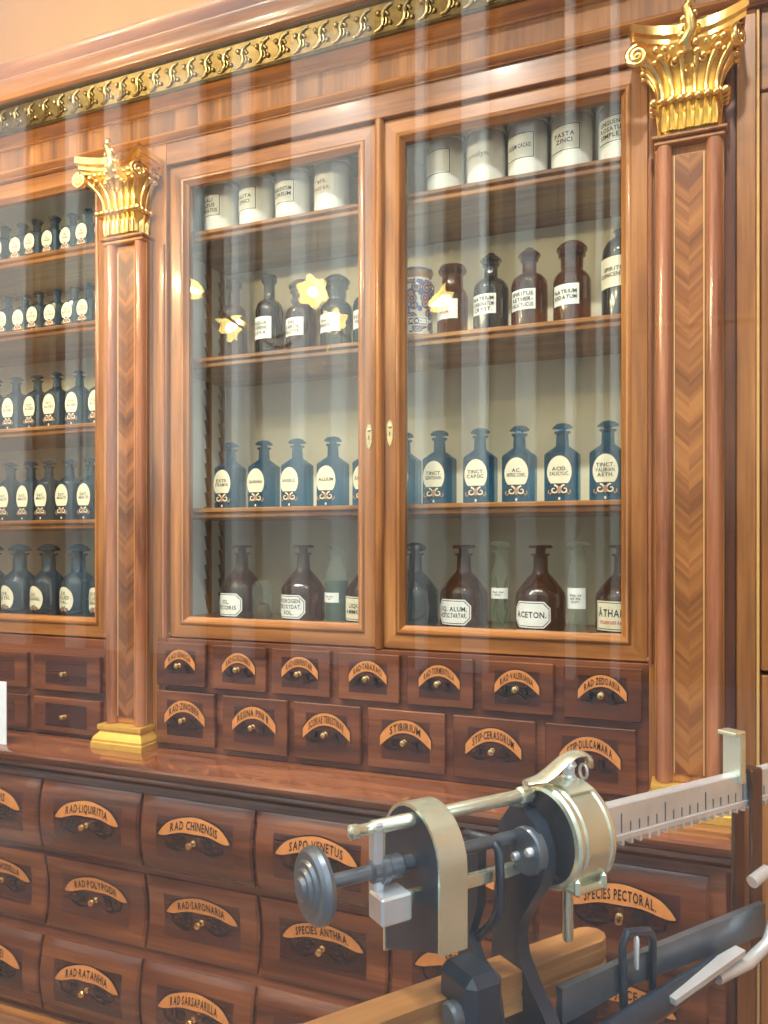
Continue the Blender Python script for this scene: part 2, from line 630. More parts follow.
# ------------------------------------------------------------------ the room and the street
XL, XR, YB, ZC = -4.6, 2.2, 2.46, 4.0
struct('floor', MB().box(XL, XR, 0.2, YB, -0.1, 0), PARQ)
struct('ceiling', MB().box(XL, XR, 0.2, YB + .2, ZC, ZC + .15), PLASTER)
struct('wall_back', MB().box(XL, XR, YB, YB + .2, 0, ZC), OCHRE)
struct('wall_left', MB().box(XL - .2, XL, 0.2, YB + .2, 0, ZC), OCHRE)
struct('wall_right', MB().box(XR, XR + .2, 0.2, YB + .2, 0, ZC), OCHRE)
WX0, WX1, WZ0, WZ1 = -3.6, 1.6, 0.5, 3.7
mb = MB()
mb.box(-24, 14, .2, .45, ZC, 14.0).box(XL, WX0, .2, .45, 0, ZC).box(WX1, XR, .2, .45, 0, ZC).box(WX0, WX1, .2, .45, 0, WZ0).box(WX0, WX1, .2, .45, WZ1, ZC)
struct('wall_front', mb, PLASTER)
win = struct('window_1', MB().frame(WX0, WX1, WZ0, WZ1, [(0, .40), (0, .26), (.012, .25), (.07, .25), (.08, .26), (.08, .40), (0, .40)], 0, 0), WD)
part('window_pane', MB().box(WX0 + .07, WX1 - .07, .297, .303, WZ0 + .07, WZ1 - .07), SHOP, win)
struct('pavement', MB().box(-26, 16, -9.4, .2, -.25, -.15), PAVE)

house = thing('street_house', 'pale rendered house with tall windows across the street from the shop', 'building', (-5, -9.4, -.15))
mb = MB()
mb.box(-24, 14, -10.2, -9.4, -.15, 9.3)
part('wall', mb, RENDERD, house)
piers = [(-20.5, .8), (-18.2, .5), (-16.4, .9), (-14.2, .5), (-12.6, .6), (-11.2, .8), (-9.55, .30), (-8.75, .35), (-7.85, .95), (-6.35, .32), (-5.35, 1.25), (-3.45, .14), (-2.80, .34), (-1.45, .12), (-.9, .10), (1.2, .5), (3.0, .8), (5.2, .5), (7.4, .8), (9.8, .6)]
for k, (X, pw_) in enumerate(piers):
    part('wall_pier', MB().box(X, X + pw_, -9.4, -9.22, -.15, 9.0, bev=.02), RENDER, house)
    X1 = piers[k + 1][0] if k + 1 < len(piers) else X + pw_ + 1.2
    if X1 - X - pw_ > .75:
        for z0, z1 in ((4.2, 8.7),):
            f = part('window', MB().frame(X + pw_ + .12, X1 - .12, z0, z1, [(0, -9.40), (0, -9.36), (.07, -9.36), (.07, -9.38)], 0, 0), RENDERD, house)
            part('pane', MB().box(X + pw_ + .19, X1 - .19, -9.395, -9.38, z0 + .07, z1 - .07), DARKWIN, f)
part('cornice_ledge', MB().box(-24, 14, -9.4, -9.0, 9.0, 9.3, bev=.05), RENDER, house)

# ------------------------------------------------------------------ worktop and chest of big drawers
ZW = 0.905
wt = MB().profile(-3.40, 0.10, [(2.42, .905), (1.79, .905), (1.780, .902), (1.777, .896), (1.780, .888), (1.790, .884), (1.792, .878), (1.800, .876), (1.803, .868), (2.42, .868)])
tag(part('worktop', wt, WTOP, at=(-1.65, 2.0, .868)), 'long polished red-brown wooden worktop below the glazed cupboards', 'worktop')


def vf(z):
    return 1.818 - 0.020 * math.cos(2 * PI * (z - .712) / .49)


chest = thing('drawer_chest', 'red-brown wooden apothecary chest with three rows of wavy drawer fronts', 'chest', (-1.65, 2.1, 0))
N = 40
front = [(vf(.08 + (.83 - .08) * i / N) + .016, .08 + (.83 - .08) * i / N) for i in range(N + 1)]
mb = MB().profile(-3.395, 0.075, [(2.42, .08)] + front + [(2.42, .83)])
part('carcass', mb, WDH, chest)
part('top_moulding', MB().profile(-3.40, .085, [(2.42, .868), (1.800, .868), (1.797, .862), (1.800, .856), (1.83, .852), (1.836, .845), (1.826, .838), (1.824, .83), (2.42, .83)]), WDH, chest)
part('plinth', MB().profile(-3.40, .085, [(2.42, 0), (1.77, 0), (1.77, .06), (1.78, .068), (1.79, .08), (2.42, .08)]), WH, chest)

KNOB = MB()
KNOB.lathe([(.001, .0), (.0085, .0), (.0085, -.002), (.004, -.004), (.0035, -.012), (.006, -.016), (.0095, -.0185), (.0105, -.022), (.0085, -.026), (.003, -.0275)], 14, axis='y')
KNOB = KNOB.mesh('knob', [BRASS])
KNOBS = MB()
KNOBS.lathe([(.001, .0), (.0075, .0), (.0075, -.0015), (.0038, -.003), (.0034, -.009), (.006, -.011), (.0088, -.0145), (.008, -.019), (.003, -.0215)], 12, axis='y')
KNOBS = KNOBS.mesh('knob', [BRASS])


def arc_strip(mbx, path, width, mapf, mat):
    L_, R_ = [], []
    for i, (x, z) in enumerate(path):
        xa, za = path[max(i - 1, 0)]
        xb, zb = path[min(i + 1, len(path) - 1)]
        l = math.hypot(xb - xa, zb - za) or 1
        nx, nz = -(zb - za) / l, (xb - xa) / l
        w_ = width(i / (len(path) - 1)) / 2
        L_.append(mapf(x + nx * w_, z + nz * w_))
        R_.append(mapf(x - nx * w_, z - nz * w_))
    n = len(path)
    mbx.add(L_ + R_, [(i, i + 1, n + i + 1, n + i) for i in range(n - 1)], mat)


def scroll2d(cx, cz, r, turns, start, sgn, n=22):
    return [(cx + sgn * r * (1 - .8 * i / (n - 1)) * math.cos(start + turns * 2 * PI * i / (n - 1)), cz + r * (1 - .8 * i / (n - 1)) * math.sin(start + turns * 2 * PI * i / (n - 1))) for i in range(n)]


def banner(cx, cz, W_, Hh, text, yf, big):
    """Inlaid name band: orange crescent outlined in black, letters on it, black scrolls hanging below."""
    m = MB()
    def mp(o):
        return lambda x, z: (cx + x, yf(cz + z) - o, cz + z)
    n = 22
    def centre(q):
        q = abs(q)
        return Hh * (.16 - .46 * q ** 2.3) if big else Hh * (.22 - .60 * q ** 2.1)
    def half(q):
        q = abs(q)
        return Hh * (.27 * (1 - q ** 5) + .01 + .02 * math.cos(7 * q)) if big else Hh * .235 * (1 - .25 * q ** 6)
    def band(grow, o, mat):
        f = mp(o)
        rws = 5
        pts = []
        for j in range(rws + 1):
            for i in range(n + 1):
                q = -1 + 2 * i / n
                pts.append(f(q * (W_ / 2 + grow), centre(q) + (half(q) + grow) * (2 * j / rws - 1)))
        m.add(pts, [(j * (n + 1) + i, j * (n + 1) + i + 1, (j + 1) * (n + 1) + i + 1, (j + 1) * (n + 1) + i) for j in range(rws) for i in range(n)], mat)
    band(.0035 if big else .0026, .0008, 0)
    band(0, .0016, 1)
    tv, tf = text2d(text, W_ * (.66 if big else .74), Hh * (.30 if big else .27), gap=.14, maxx=.62)
    f = mp(.0024)
    m.add([f(x, z + centre(2 * x / W_)) for x, z in tv], tf, 0)
    f = mp(.0007)
    sw = .010 if big else .0075
    wid = lambda t: sw * (1.0 - .7 * t)
    for sgn in (-1, 1):
        ox = W_ * .34
        r = Hh * (.36 if big else .26)
        pz = -Hh * (.46 if big else .42)
        arc_strip(m, scroll2d(sgn * ox, pz, r, 1.6, PI * .55, sgn), wid, f, 0)
        arc_strip(m, scroll2d(sgn * ox * .52, pz - r * .1, r * .6, 1.3, PI * .15, -sgn), wid, f, 0)
        arc_strip(m, [(sgn * (ox - r * .2), pz - r * .9), (sgn * ox * .6, pz - r * 1.05), (sgn * ox * .3, pz - r * .6), (0, pz - r * .3)], wid, f, 0)
    return m


ROWS = [(.606, .816), (.364, .580), (.106, .334)]
COLS = [0.045 - .38 * k for k in range(9, -1, -1)]
TXT = {(8, 0): 'SPECIES PECTORAL.', (7, 0): 'SPECIES LIGNOR.', (6, 0): 'SAPO VENETUS', (5, 0): 'RAD CHINENSIS', (4, 0): 'RAD·LIQUIRITIA', (3, 0): 'RAD·IRIDIS', (2, 0): 'RAD·GENTIAN.',
       (8, 1): 'STIP·JACEAE', (7, 1): 'SPECIES', (6, 1): 'SPECIES ANTHRA.', (5, 1): 'RAD·SAPONARIA', (4, 1): 'RAD·POLYPODII', (3, 1): 'RAD·ASPHODELLA', (2, 1): 'RAD·COLOMBO',
       (8, 2): 'TURIONES PINI', (7, 2): 'STIGM·MAYDIS', (6, 2): 'SEM·FOENI', (5, 2): 'RAD·SARSAPARILLA', (4, 2): 'RAD·RATANHIA', (3, 2): 'RAD·RHEI', (2, 2): 'RAD·LEVIST.'}
for ci in range(2, 9):
    c0, c1 = COLS[ci] + .0045, COLS[ci + 1] - .0045
    for ri, (z0, z1) in enumerate(ROWS):
        cx, cz = (c0 + c1) / 2, (z0 + z1) / 2
        zs = [z0 + (z1 - z0) * i / 14 for i in range(15)]
        xs = [c0, c0 + .006, c0 + .058, c1 - .058, c1 - .006, c1]
        m = MB()
        g, idx = [], {}
        vs_ = []
        for i, z in enumerate(zs):
            for j, x in enumerate(xs):
                edge = j in (0, 5) or i in (0, 14)
                vs_.append((x, vf(z) + (.006 if edge else 0), z))
        fs_in, fs_b = [], []
        for i in range(14):
            for j in range(5):
                q = (i * 6 + j, i * 6 + j + 1, (i + 1) * 6 + j + 1, (i + 1) * 6 + j)
                (fs_in if (j == 2 and 3 <= i <= 10) else fs_b).append(q)
        m.add(vs_, fs_b, 0)
        m.add(vs_, fs_in, 1)
        back = [(x, vf(z) + .022, z) for z in (zs[0], zs[-1]) for x in (c0, c1)]
        rim = [(x, vf(zs[0]) + .006, zs[0]) for x in xs] + [(c1, vf(z) + .006, z) for z in zs[1:]] + [(x, vf(zs[-1]) + .006, zs[-1]) for x in xs[-2::-1]] + [(c0, vf(z) + .006, z) for z in zs[-2:0:-1]]
        m.rings([rim, [(x, y + .016, z) for x, y, z in rim]], 0, False, False)
        d = part('drawer', m, [BORD, BURL], chest, (cx, vf(cz), cz))
        b = banner(cx, cz + .032, .236, .075, TXT[(ci, ri)], vf, True)
        part('name_band', b, [INK, ORANGE], d, (cx, vf(cz), cz))
        put('knob', KNOB, d, (cx, vf(cz - .004) + .0005, cz - .004))

# ------------------------------------------------------------------ glazed cupboards on the worktop
DOORP = [(0, 2.030), (0, 2.003), (.003, 2.0), (.040, 2.0), (.043, 1.996), (.048, 1.994), (.053, 1.996), (.056, 2.002), (.060, 2.006), (.065, 2.010), (.065, 2.030), (0, 2.030)]


def door(par, x0, x1, z0, z1, plate_x=None, plate_z=1.855):
    o = part('door', MB().frame(x0, x1, z0, z1, DOORP), [WV, WH], par, ((x0 + x1) / 2, 2.0, z0))
    part('glass_pane', MB().box(x0 + .063, x1 - .063, 2.014, 2.018, z0 + .063, z1 - .063), PANE, o, WO[o])
    if plate_x is not None:
        e = MB()
        hw = [(-.036, .001), (-.030, .004), (-.022, .0065), (-.015, .0085), (-.008, .0075), (.0, .0085), (.012, .009), (.022, .0085), (.030, .006), (.036, .001)]
        pl = [(plate_x + b_, plate_z + a_) for a_, b_ in hw] + [(plate_x - b_, plate_z + a_) for a_, b_ in hw[::-1]]
        e.prism_y(pl, 1.9975, 2.0005)
        e.ball((plate_x, 1.998, plate_z + .018), .0062, 10, sy=.5)
        hole = [(plate_x - .0015, plate_z - .008), (plate_x + .0015, plate_z - .008), (plate_x + .001, plate_z - .001), (plate_x + .0022, plate_z + .002), (plate_x, plate_z + .004), (plate_x - .0022, plate_z + .002), (plate_x - .001, plate_z - .001)]
        e.prism_y(hole, 1.9968, 1.998, 1)
        part('keyhole_plate', e, [BRASS, INK], o, WO[o])
    for hx in ((x0,) if plate_x is None or plate_x > (x0 + x1) / 2 else (x1,)):
        for zz in (z0 + .002,):
            part('hinge', MB().lathe([(.002, 0), (.003, .003), (.003, .008), (.001, .011)], 8, (hx, 1.9975, zz)), BRASS, o, WO[o])
    return o


def shelf(par, x0, x1, zt):
    pr = [(2.36, zt), (2.062, zt), (2.057, zt - .004), (2.057, zt - .012), (2.062, zt - .016), (2.066, zt - .018), (2.066, zt - .028), (2.07, zt - .032), (2.36, zt - .032)]
    return part('shelf', MB().profile(x0, x1, pr), WH, par, ((x0 + x1) / 2, 2.2, zt))


def carcass(par, x0, x1, zi):
    m = MB()
    m.box(x0, x0 + .02, 2.03, 2.36, zi - .02, 2.79, 0).box(x1 - .02, x1, 2.03, 2.36, zi - .02, 2.79, 0)
    m.box(x0 + .02, x1 - .02, 2.03, 2.36, 2.775, 2.79, 0)
    part('inner_lining', m, PALE, par)
    part('back_panel', MB().box(x0 - .02, x1 + .02, 2.362, 2.385, .92, 2.79), CREAM, par)
    part('cupboard_floor', MB().box(x0 + .021, x1 - .021, 2.035, 2.36, zi - .02, zi), WH, par)
    for sx, s in ((x0 + .021, 1), (x1 - .021, -1)):
        for yy in (2.245, 2.33):
            pl = [(yy + .014, zi), (yy + .014, 2.77)]
            zz = 2.77
            while zz - .05 > zi:
                pl += [(yy - .012, zz), (yy + .002, zz - .045)]
                zz -= .05
            pts0 = [(sx, y, z) for y, z in pl]
            pts1 = [(sx + s * .012, y, z) for y, z in pl]
            part('shelf_rack', MB().rings([pts0, pts1]), WV, par)


ZI = 1.302
mid = thing('glazed_cupboard', 'tall glazed wooden cupboard with two glass doors and thirteen small label drawers', 'cupboard', (-.83, 2.2, ZW))
carcass(mid, -1.572, -.040, ZI)
YF = 1.985
for x0, x1 in ((-1.659, -1.520), (-.091, .078)):
    part('stile', MB().box(x0, x1, YF, 2.028, ZW, 2.796), WV, mid)
part('top_rail', MB().box(-1.520, -.091, YF, 2.028, 2.728, 2.796, bev=.002), WH, mid)
part('drawer_rail', MB().box(-1.520, -.091, YF, 2.028, ZW, 1.249, bev=.002), WDH, mid)
part('stile_facing', MB().box(-1.545, -1.520, 1.9825, YF, ZW + .001, 1.249), WD, mid)
for bx in (-1.529, -.087):
    part('bead_moulding', MB().lathe([(.0055, 0), (.0055, 2.48 - 1.25)], 10, (bx, YF - .001, 1.25)), BEADW, mid)
door(mid, -1.518, -.811, 1.251, 2.726, -.838, 1.845)
door(mid, -.799, -.093, 1.251, 2.726, -.775, 1.852)
part('astragal', MB().lathe([(.0115, 0), (.0115, 2.726 - 1.251)], 12, (-.805, 1.9925, 1.251)).box(-.8175, -.7925, 1.993, 1.9985, 1.251, 2.726), WV, mid)
for zt in (2.540, 2.135, 1.657):
    shelf(mid, -1.550, -.062, zt)


def small_drawer(par, x0, x1, z0, z1, text=None):
    m = MB().box(x0, x1, 1.968, YF, z0, z1, 0, .0025)
    cx, cz = (x0 + x1) / 2, (z0 + z1) / 2
    hx, hz = (x1 - x0) * .31, (z1 - z0) * .33
    m.box(cx - hx, cx + hx, 1.9672, 1.9685, cz - hz, cz + hz, 1)
    d = part('drawer', m, [BORD, BURL], par, (cx, 1.968, cz))
    if text:
        W_ = min(.128, (x1 - x0) * .62) if z1 - z0 < .15 else .148
        hh = .062 if z1 - z0 < .15 else .074
        b = banner(cx, cz + hz * .42, W_, hh, text, lambda z: 1.9672, False)
        part('name_band', b, [INK, ORANGE], d, WO[d])
    put('knob', KNOBS, d, (cx - .002, 1.9674, cz - (z1 - z0) * .02))


TA = ['RAD·SENEGA', 'RAD·SCORZONERA', 'RAD·SERPENTAR.', 'RAD·TARAXACI', 'RAD·TORMENTILLA', 'RAD·VALERIANA', 'RAD·ZEDOARIA']
XA = [(-1.545, -1.366), (-1.338, -1.154), (-1.136, -.946), (-.921, -.737), (-.714, -.529), (-.506, -.319), (-.294, -.106)]
for (a, b_), t in zip(XA, TA):
    small_drawer(mid, a, b_, 1.106, 1.238, t)
TB = ['RAD·ZINGIBER', 'RESINA PINI B.', 'SCORIAE TERESTINAE', 'STIBIRIUM', 'STIP·CERASORUM', 'STIP·DULCAMARA']
XB = [(-1.545, -1.332), (-1.303, -1.084), (-1.061, -.852), (-.830, -.606), (-.584, -.365), (-.340, -.120)]
for (a, b_), t in zip(XB, TB):
    small_drawer(mid, a, b_, .925, 1.088, t)

side = thing('glazed_cupboard', 'glazed wooden cupboard full of small dark blue bottles, with unlabelled drawers below', 'cupboard', (-2.49, 2.2, ZW))
carcass(side, -3.28, -1.702, 1.285)
for x0, x1 in ((-3.32, -3.185), (-1.757, -1.661)):
    part('stile', MB().box(x0, x1, YF, 2.028, ZW, 2.796), WV, side)
part('drawer_rail', MB().box(-3.185, -1.757, YF, 2.028, ZW, 1.232, bev=.002), WDH, side)
door(side, -3.183, -2.476, 1.235, 2.795, -2.503)
door(side, -2.464, -1.759, 1.235, 2.795, -2.440)
part('astragal', MB().lathe([(.0105, 0), (.0105, 2.79 - 1.235)], 12, (-2.470, 1.9925, 1.235)), WV, side)
for zt in (2.565, 2.302, 1.956, 1.627):
    shelf(side, -3.258, -1.724, zt)
for x0, x1 in ((-2.048, -1.768), (-2.359, -2.079), (-2.670, -2.390)):
    small_drawer(side, x0, x1, 1.058, 1.178)
    small_drawer(side, x0, x1, .920, 1.034)

# ------------------------------------------------------------------ pilasters with gilt capitals
SPIRAL = MB()
sp = []
for i in range(34):
    t = i / 33
    a = PI / 2 + t * 2 * PI * 2.1
    r = .0245 * (1 - t * .86)
    sp.append((r * math.cos(a), -.004 * t, r * math.sin(a)))
SPIRAL.tube(sp, [.0062 * (1 - .45 * i / 33) for i in range(34)], 7)
SPIRAL.lathe([(.021, .008), (.021, .0), (.018, -.001)], 16, axis='y')
SPIRAL.ball((0, -.004, 0), .006, 8)
SPIRAL = SPIRAL.mesh('volute', [GOLD], sharp=60)
BEAD = MB().ball((0, 0, 0), .0095, 8, sx=1.1)
BEAD = BEAD.mesh('bead', [GOLD], sharp=80)
LEAF = MB()
lr = []
for i in range(9):
    t = i / 8
    wd = .0125 * math.sin(PI * (0.18 + .82 * t) ** .8) * (1 - .25 * t) + .0012
    y = -.003 - .006 * t * t
    z = .066 * t
    lr.append([(-wd, y + .005, z), (-wd * .6, y - .0005, z + .002), (-wd * .25, y + .0018, z), (0, y - .003, z + .003), (wd * .25, y + .0018, z), (wd * .6, y - .0005, z + .002), (wd, y + .005, z)])
LEAF.rings(lr, 0, False, False, False)
LEAF = LEAF.mesh('leaf', [GOLD], sharp=50)


def pilaster(cx, label, tones):
    p = thing('pilaster', label, 'pilaster', (cx, 1.95, ZW), 'gilt-topped pilasters framing the cupboard')
    # shaft: backing, two half-round columns
    m = MB()
    m.box(cx - .076, cx + .076, 1.952, YF - .003, .978, 2.494, 0, .002)
    pl = [(cx - .072, 1.953)]
    for s in (-1, 1):
        pl2 = [(cx + s * .055 + .0185 * math.cos(a_), 1.952 - .0215 * math.sin(a_)) for a_ in [PI * i / 12 for i in range(13)]]
        m.prism_z(pl2, .979, 2.484, 1)
    m.box(cx - .078, cx + .078, 1.930, YF - .003, 2.484, 2.496, 0, .003)
    m.box(cx - .083, cx + .083, 1.922, YF - .003, 2.496, 2.506, 0, .003)
    part('shaft', m, [WV, BEADW], p, (cx, 1.95, .98))
    part('chevron_inlay', MB().box(cx - .0305, cx + .0305, 1.9485, 1.953, 1.0, 2.462), tones, p, (cx, 1.95, 1.0))
    for s in (-1, 1):
        part('inlay_line', MB().box(cx + s * .0325 - .0012, cx + s * .0325 + .0012, 1.948, 1.953, 1.0, 2.462), STRING, p)
    # moulded gilt base block
    lv = [(.9055, .098, 1.900), (.924, .098, 1.900), (.926, .0955, 1.9025), (.934, .095, 1.903), (.944, .089, 1.909), (.951, .081, 1.916), (.957, .0775, 1.920), (.960, .0775, 1.920), (.962, .083, 1.914), (.972, .084, 1.913), (.977, .083, 1.914)]
    part('base', MB().rings([[(cx - h, YF - .003, z), (cx - h, y, z), (cx + h, y, z), (cx + h, YF - .003, z)] for z, h, y in lv]), GOLDP, p, (cx, 1.94, ZW), sharp=25)
    # capital
    bell = [(2.507, .060, 1.928), (2.57, .067, 1.918), (2.585, .064, 1.922), (2.63, .068, 1.918), (2.665, .080, 1.908), (2.685, .094, 1.893), (2.694, .098, 1.888)]
    cap = part('capital', MB().rings([[(cx - h, YF - .003, z), (cx - h, y + .012, z), (cx - h + .012, y, z), (cx + h - .012, y, z), (cx + h, y + .012, z), (cx + h, YF - .003, z)] for z, h, y in bell]), GOLDP, p, (cx, 1.94, 2.507), sharp=50)
    for i in range(7):
        put('leaf', LEAF, cap, (cx - .054 + i * .018, 1.921 - .003 * (i % 2), 2.508))
    for s in (-1, 1):
        for yy in (1.945, 1.968):
            put('leaf', LEAF, cap, (cx + s * .064, yy, 2.508), s * PI / 2)
    for i in range(9):
        put('bead', BEAD, cap, (cx - .078 + i * .0195, 1.908, 2.575))
    for s in (-1, 1):
        for k_ in (1, 2, 3):
            put('bead', BEAD, cap, (cx + s * .079, 1.908 + .0195 * k_, 2.575))
    part('ring', MB().box(cx - .083, cx + .083, 1.907, YF - .004, 2.569, 2.578, 0, .004), GOLD, cap)
    # stalks that flare outwards under the volutes
    for x0, x1, fw in ((-.058, -.100, .016), (-.036, -.062, .007), (-.012, -.018, .004), (.012, .018, .004), (.036, .062, .007), (.058, .096, .016)):
        pth, rad = [], []
        for i in range(10):
            t = i / 9
            pth.append((cx + x0 + (x1 - x0) * t ** 2.6, 1.917 - (.006 + fw + .012) * t ** 2.4, 2.585 + .085 * t))
            rad.append(.0075 - .0025 * math.sin(PI * t) + .002 * t)
        sm_ = MB().tube(pth, rad, 8)
        e = pth[-1]
        sm_.ball((e[0], e[1] - .003, e[2] - .004), .0115, 10, sz=.8)
        sm_.ball((e[0] + .012 * (1 if x1 > 0 else -1), e[1] - .001, e[2] - .012), .007, 8)
        part('stalk', sm_, GOLD, cap, sharp=60)
    for s in (-1, 1):
        for yy in (1.938, 1.962):
            pth = [(cx + s * (.066 + .030 * (i / 9) ** 2.4), yy, 2.585 + .085 * i / 9) for i in range(10)]
            part('stalk', MB().tube(pth, [.0075 - .0025 * math.sin(PI * i / 9) + .002 * i / 9 for i in range(10)], 8).ball((pth[-1][0] + s * .003, yy, pth[-1][2] - .004), .0115, 10, sz=.8), GOLD, cap, sharp=60)
        for k_ in range(5):
            put('bead', BEAD, cap, (cx + s * .100, 1.90 + .018 * k_, 2.688))
    for i in range(9):
        put('bead', BEAD, cap, (cx - .072 + i * .018, 1.893 + .012 * (1 - abs(i - 4) / 4), 2.689))
    for i, (xx, zz) in enumerate(((-.03, 2.655), (.03, 2.655), (0, 2.635), (-.05, 2.668), (.05, 2.668))):
        hp = [(cx + xx + .010 * math.cos(a_) * (1 - a_ / 14), 1.899 + .004 * abs(xx) * 10, zz + .012 * math.sin(a_) * (1 - a_ / 14)) for a_ in [k_ * .55 for k_ in range(16)]]
        part('curl', MB().tube(hp, [.0038 - .00012 * k_ for k_ in range(16)], 6), GOLD, cap, sharp=60)
    put('volute', SPIRAL, cap, (cx - .112, 1.868, 2.669), 0.05)
    put('volute', SPIRAL, cap, (cx + .104, 1.880, 2.672), R(62))
    ab = []
    for sc, z0, z1 in ((.93, 2.694, 2.706), (.965, 2.706, 2.722), (1.0, 2.722, 2.742)):
        pl = [(cx - .128 * sc, YF - .004), (cx - .128 * sc, 1.872)]
        for i in range(11):
            s = -1 + .2 * i
            pl.append((cx + s * .122 * sc, 1.858 + .045 * (1 - s * s) + (1 - sc) * .3))
        pl += [(cx + .118 * sc, 1.872), (cx + .118 * sc, YF - .004)]
        ab.append((pl, z0, z1))
    m = MB()
    for pl, z0, z1 in ab:
        m.prism_z(pl, z0, z1)
    part('abacus', m, GOLD, cap, sharp=25)
    fl = MB()
    fp = [(cx, 1.896, 2.672), (cx - .008, 1.886, 2.69), (cx + .006, 1.880, 2.71), (cx + .002, 1.874, 2.735), (cx - .006, 1.868, 2.757), (cx + .004, 1.862, 2.768)]
    fl.tube(fp, [.010, .015, .016, .014, .010, .006], 9)
    for x_, y_, z_, r_ in ((-.016, 1.884, 2.705, .010), (.016, 1.882, 2.712, .011), (-.012, 1.874, 2.735, .009), (.012, 1.872, 2.742, .008), (.003, 1.864, 2.764, .011), (-.016, 1.880, 2.685, .009), (.014, 1.884, 2.684, .009)):
        fl.ball((cx + x_, y_, z_), r_, 8)
    part('fleuron', fl, GOLD, cap, sharp=60)
    return p


pilaster(-1.645, 'veneered pilaster with gilt leafy capital between the two glazed cupboards', CHEVD)
pilaster(0.0, 'veneered pilaster with gilt leafy capital beside the plain wall panelling', CHEV)

# ------------------------------------------------------------------ cornice
cor = thing('cornice', 'heavy wooden cornice with a gilt carved leaf band above the glazed cupboards', 'cornice', (-1.4, 2.2, 2.797))
CX0, CX1 = -3.5, .75
part('lower_moulding', MB().profile(CX0, CX1, [(2.42, 2.797), (1.984, 2.797), (1.982, 2.800), (1.966, 2.803), (1.960, 2.808), (1.962, 2.814), (1.970, 2.817), (1.972, 2.822), (1.980, 2.826), (2.42, 2.826)]), WH, cor)
part('frieze', MB().box(CX0, CX1, 1.982, 2.42, 2.826, 2.893), WF, cor)
part('bed_moulding', MB().profile(CX0, CX1, [(2.42, 2.893), (1.976, 2.893), (1.972, 2.896), (1.974, 2.901), (1.962, 2.904), (1.950, 2.907), (1.945, 2.911), (1.936, 2.914), (2.42, 2.914)]), WH, cor)
band = part('gilt_band', MB().profile(CX0, CX1, [(2.42, 2.914), (1.928, 2.914), (1.924, 2.918), (1.925, 2.922), (1.918, 2.934), (1.902, 2.962), (1.894, 2.976), (1.886, 2.978), (1.882, 2.982), (1.885, 2.986), (2.42, 2.986)]), OLDGOLD, cor)
part('crown_moulding', MB().profile(CX0, CX1, [(2.42, 2.986), (1.880, 2.986), (1.872, 2.989), (1.868, 2.996), (1.866, 3.006), (1.856, 3.018), (1.840, 3.026), (1.838, 3.030), (1.815, 3.033), (1.806, 3.040), (1.802, 3.050), (2.42, 3.050)]), WH, cor)
SCR = MB()


def bandp(s, t, o):
    y = 1.923 - .027 * t; z = 2.924 + .050 * t
    return (s, y - .82 * o - 0.0, z - .57 * o)


path = [bandp(-.030 + .058 * (i / 15) + .006 * math.sin(2 * PI * i / 15), .06 + .88 * (.5 - .5 * math.cos(PI * i / 15)), .003) for i in range(16)]
SCR.tube(path, [.0035 + .0035 * math.sin(PI * i / 15) for i in range(16)], 6)
path = [bandp(.002 + .014 * (1 - i / 17) * math.cos(.4 + i * .6), .42 + .36 * (1 - i / 17) * math.sin(.4 + i * .6), .003) for i in range(18)]
SCR.tube(path, [.0042 - .00014 * i for i in range(18)], 6)
q = bandp(-.014, .72, .002)
SCR.ball(q, .0075, 8)
q = bandp(.016, .25, .002)
SCR.ball(q, .0065, 8)
SCR = SCR.mesh('leaf_scroll', [plain('bright_old_gilding', (0.38, 0.31, 0.15), 0.34, 1.0, vary=0.15, scale=80)], sharp=60)
sx_ = -3.3
while sx_ < .72:
    put('leaf_scroll', SCR, band, (sx_, 0, 0))
    sx_ += .062

# ------------------------------------------------------------------ plain panelling beside the cupboard
pan = thing('wall_panelling', 'plain light brown upright wooden panelling beside the chevron pilaster', 'panelling', (.4, 2.1, 0))
part('stile', MB().box(.104, .146, 1.992, 2.40, 0, 2.796, 0, .002), WV, pan)
part('bead_moulding', MB().lathe([(.0035, 0), (.0035, 2.79)], 10, (.150, 1.992, 0)), STRING, pan)  # pale colour stands in for the thin highlight along this edge
part('upper_panel', MB().box(.156, .72, 2.0, 2.40, 1.245, 2.60, 0, .003), WV, pan)
part('lower_panel', MB().box(.156, .72, 2.0, 2.40, .0, 1.235, 0, .003), WV, pan)
part('rail', MB().box(.156, .72, 1.996, 2.40, 2.602, 2.796, 0, .003), WH, pan)
part('filler_strip', MB().box(.080, .103, 2.004, 2.40, 0.0, 2.796), WD, pan)

# ------------------------------------------------------------------ bottles and jars
def curved_label(m, r, rot, w_, z0, z1, cut, lines, cap, mats, border=True, ink=2, textw=.86, dz=0.0):
    """Label wrapped on a round body of radius r; rot turns it about the axis (0 faces the glass doors)."""
    def mp(s, z, o):
        a = -PI / 2 + rot + s / r
        return ((r + o) * math.cos(a), (r + o) * math.sin(a), z)
    def sheet(inset, o, mat):
        n = 14
        ww = w_ / 2 - inset
        a0, a1 = z0 + inset, z1 - inset
        c = max(0, cut - inset * .4)
        pts = sorted(set([-ww + 2 * ww * i / n for i in range(n + 1)] + [-ww + c, ww - c]))
        top, bot = [], []
        for s in pts:
            k_ = max(0, c - (ww - abs(s)))
            top.append(mp(s, a1 - k_, o)); bot.append(mp(s, a0 + k_, o))
        L_ = len(pts)
        m.add(bot + top, [(i, i + 1, L_ + i + 1, L_ + i) for i in range(L_ - 1)], mat)
    sheet(0, .0005, 0)
    if border:
        sheet(.0035, .0009, 1)
        sheet(.0055, .0013, 0)
    if lines:
        tv, tf = lines2d(lines, w_ * textw, cap)
        m.add([mp(x, (z0 + z1) / 2 + z + dz, .0018) for x, z in tv], tf, ink)
    return m


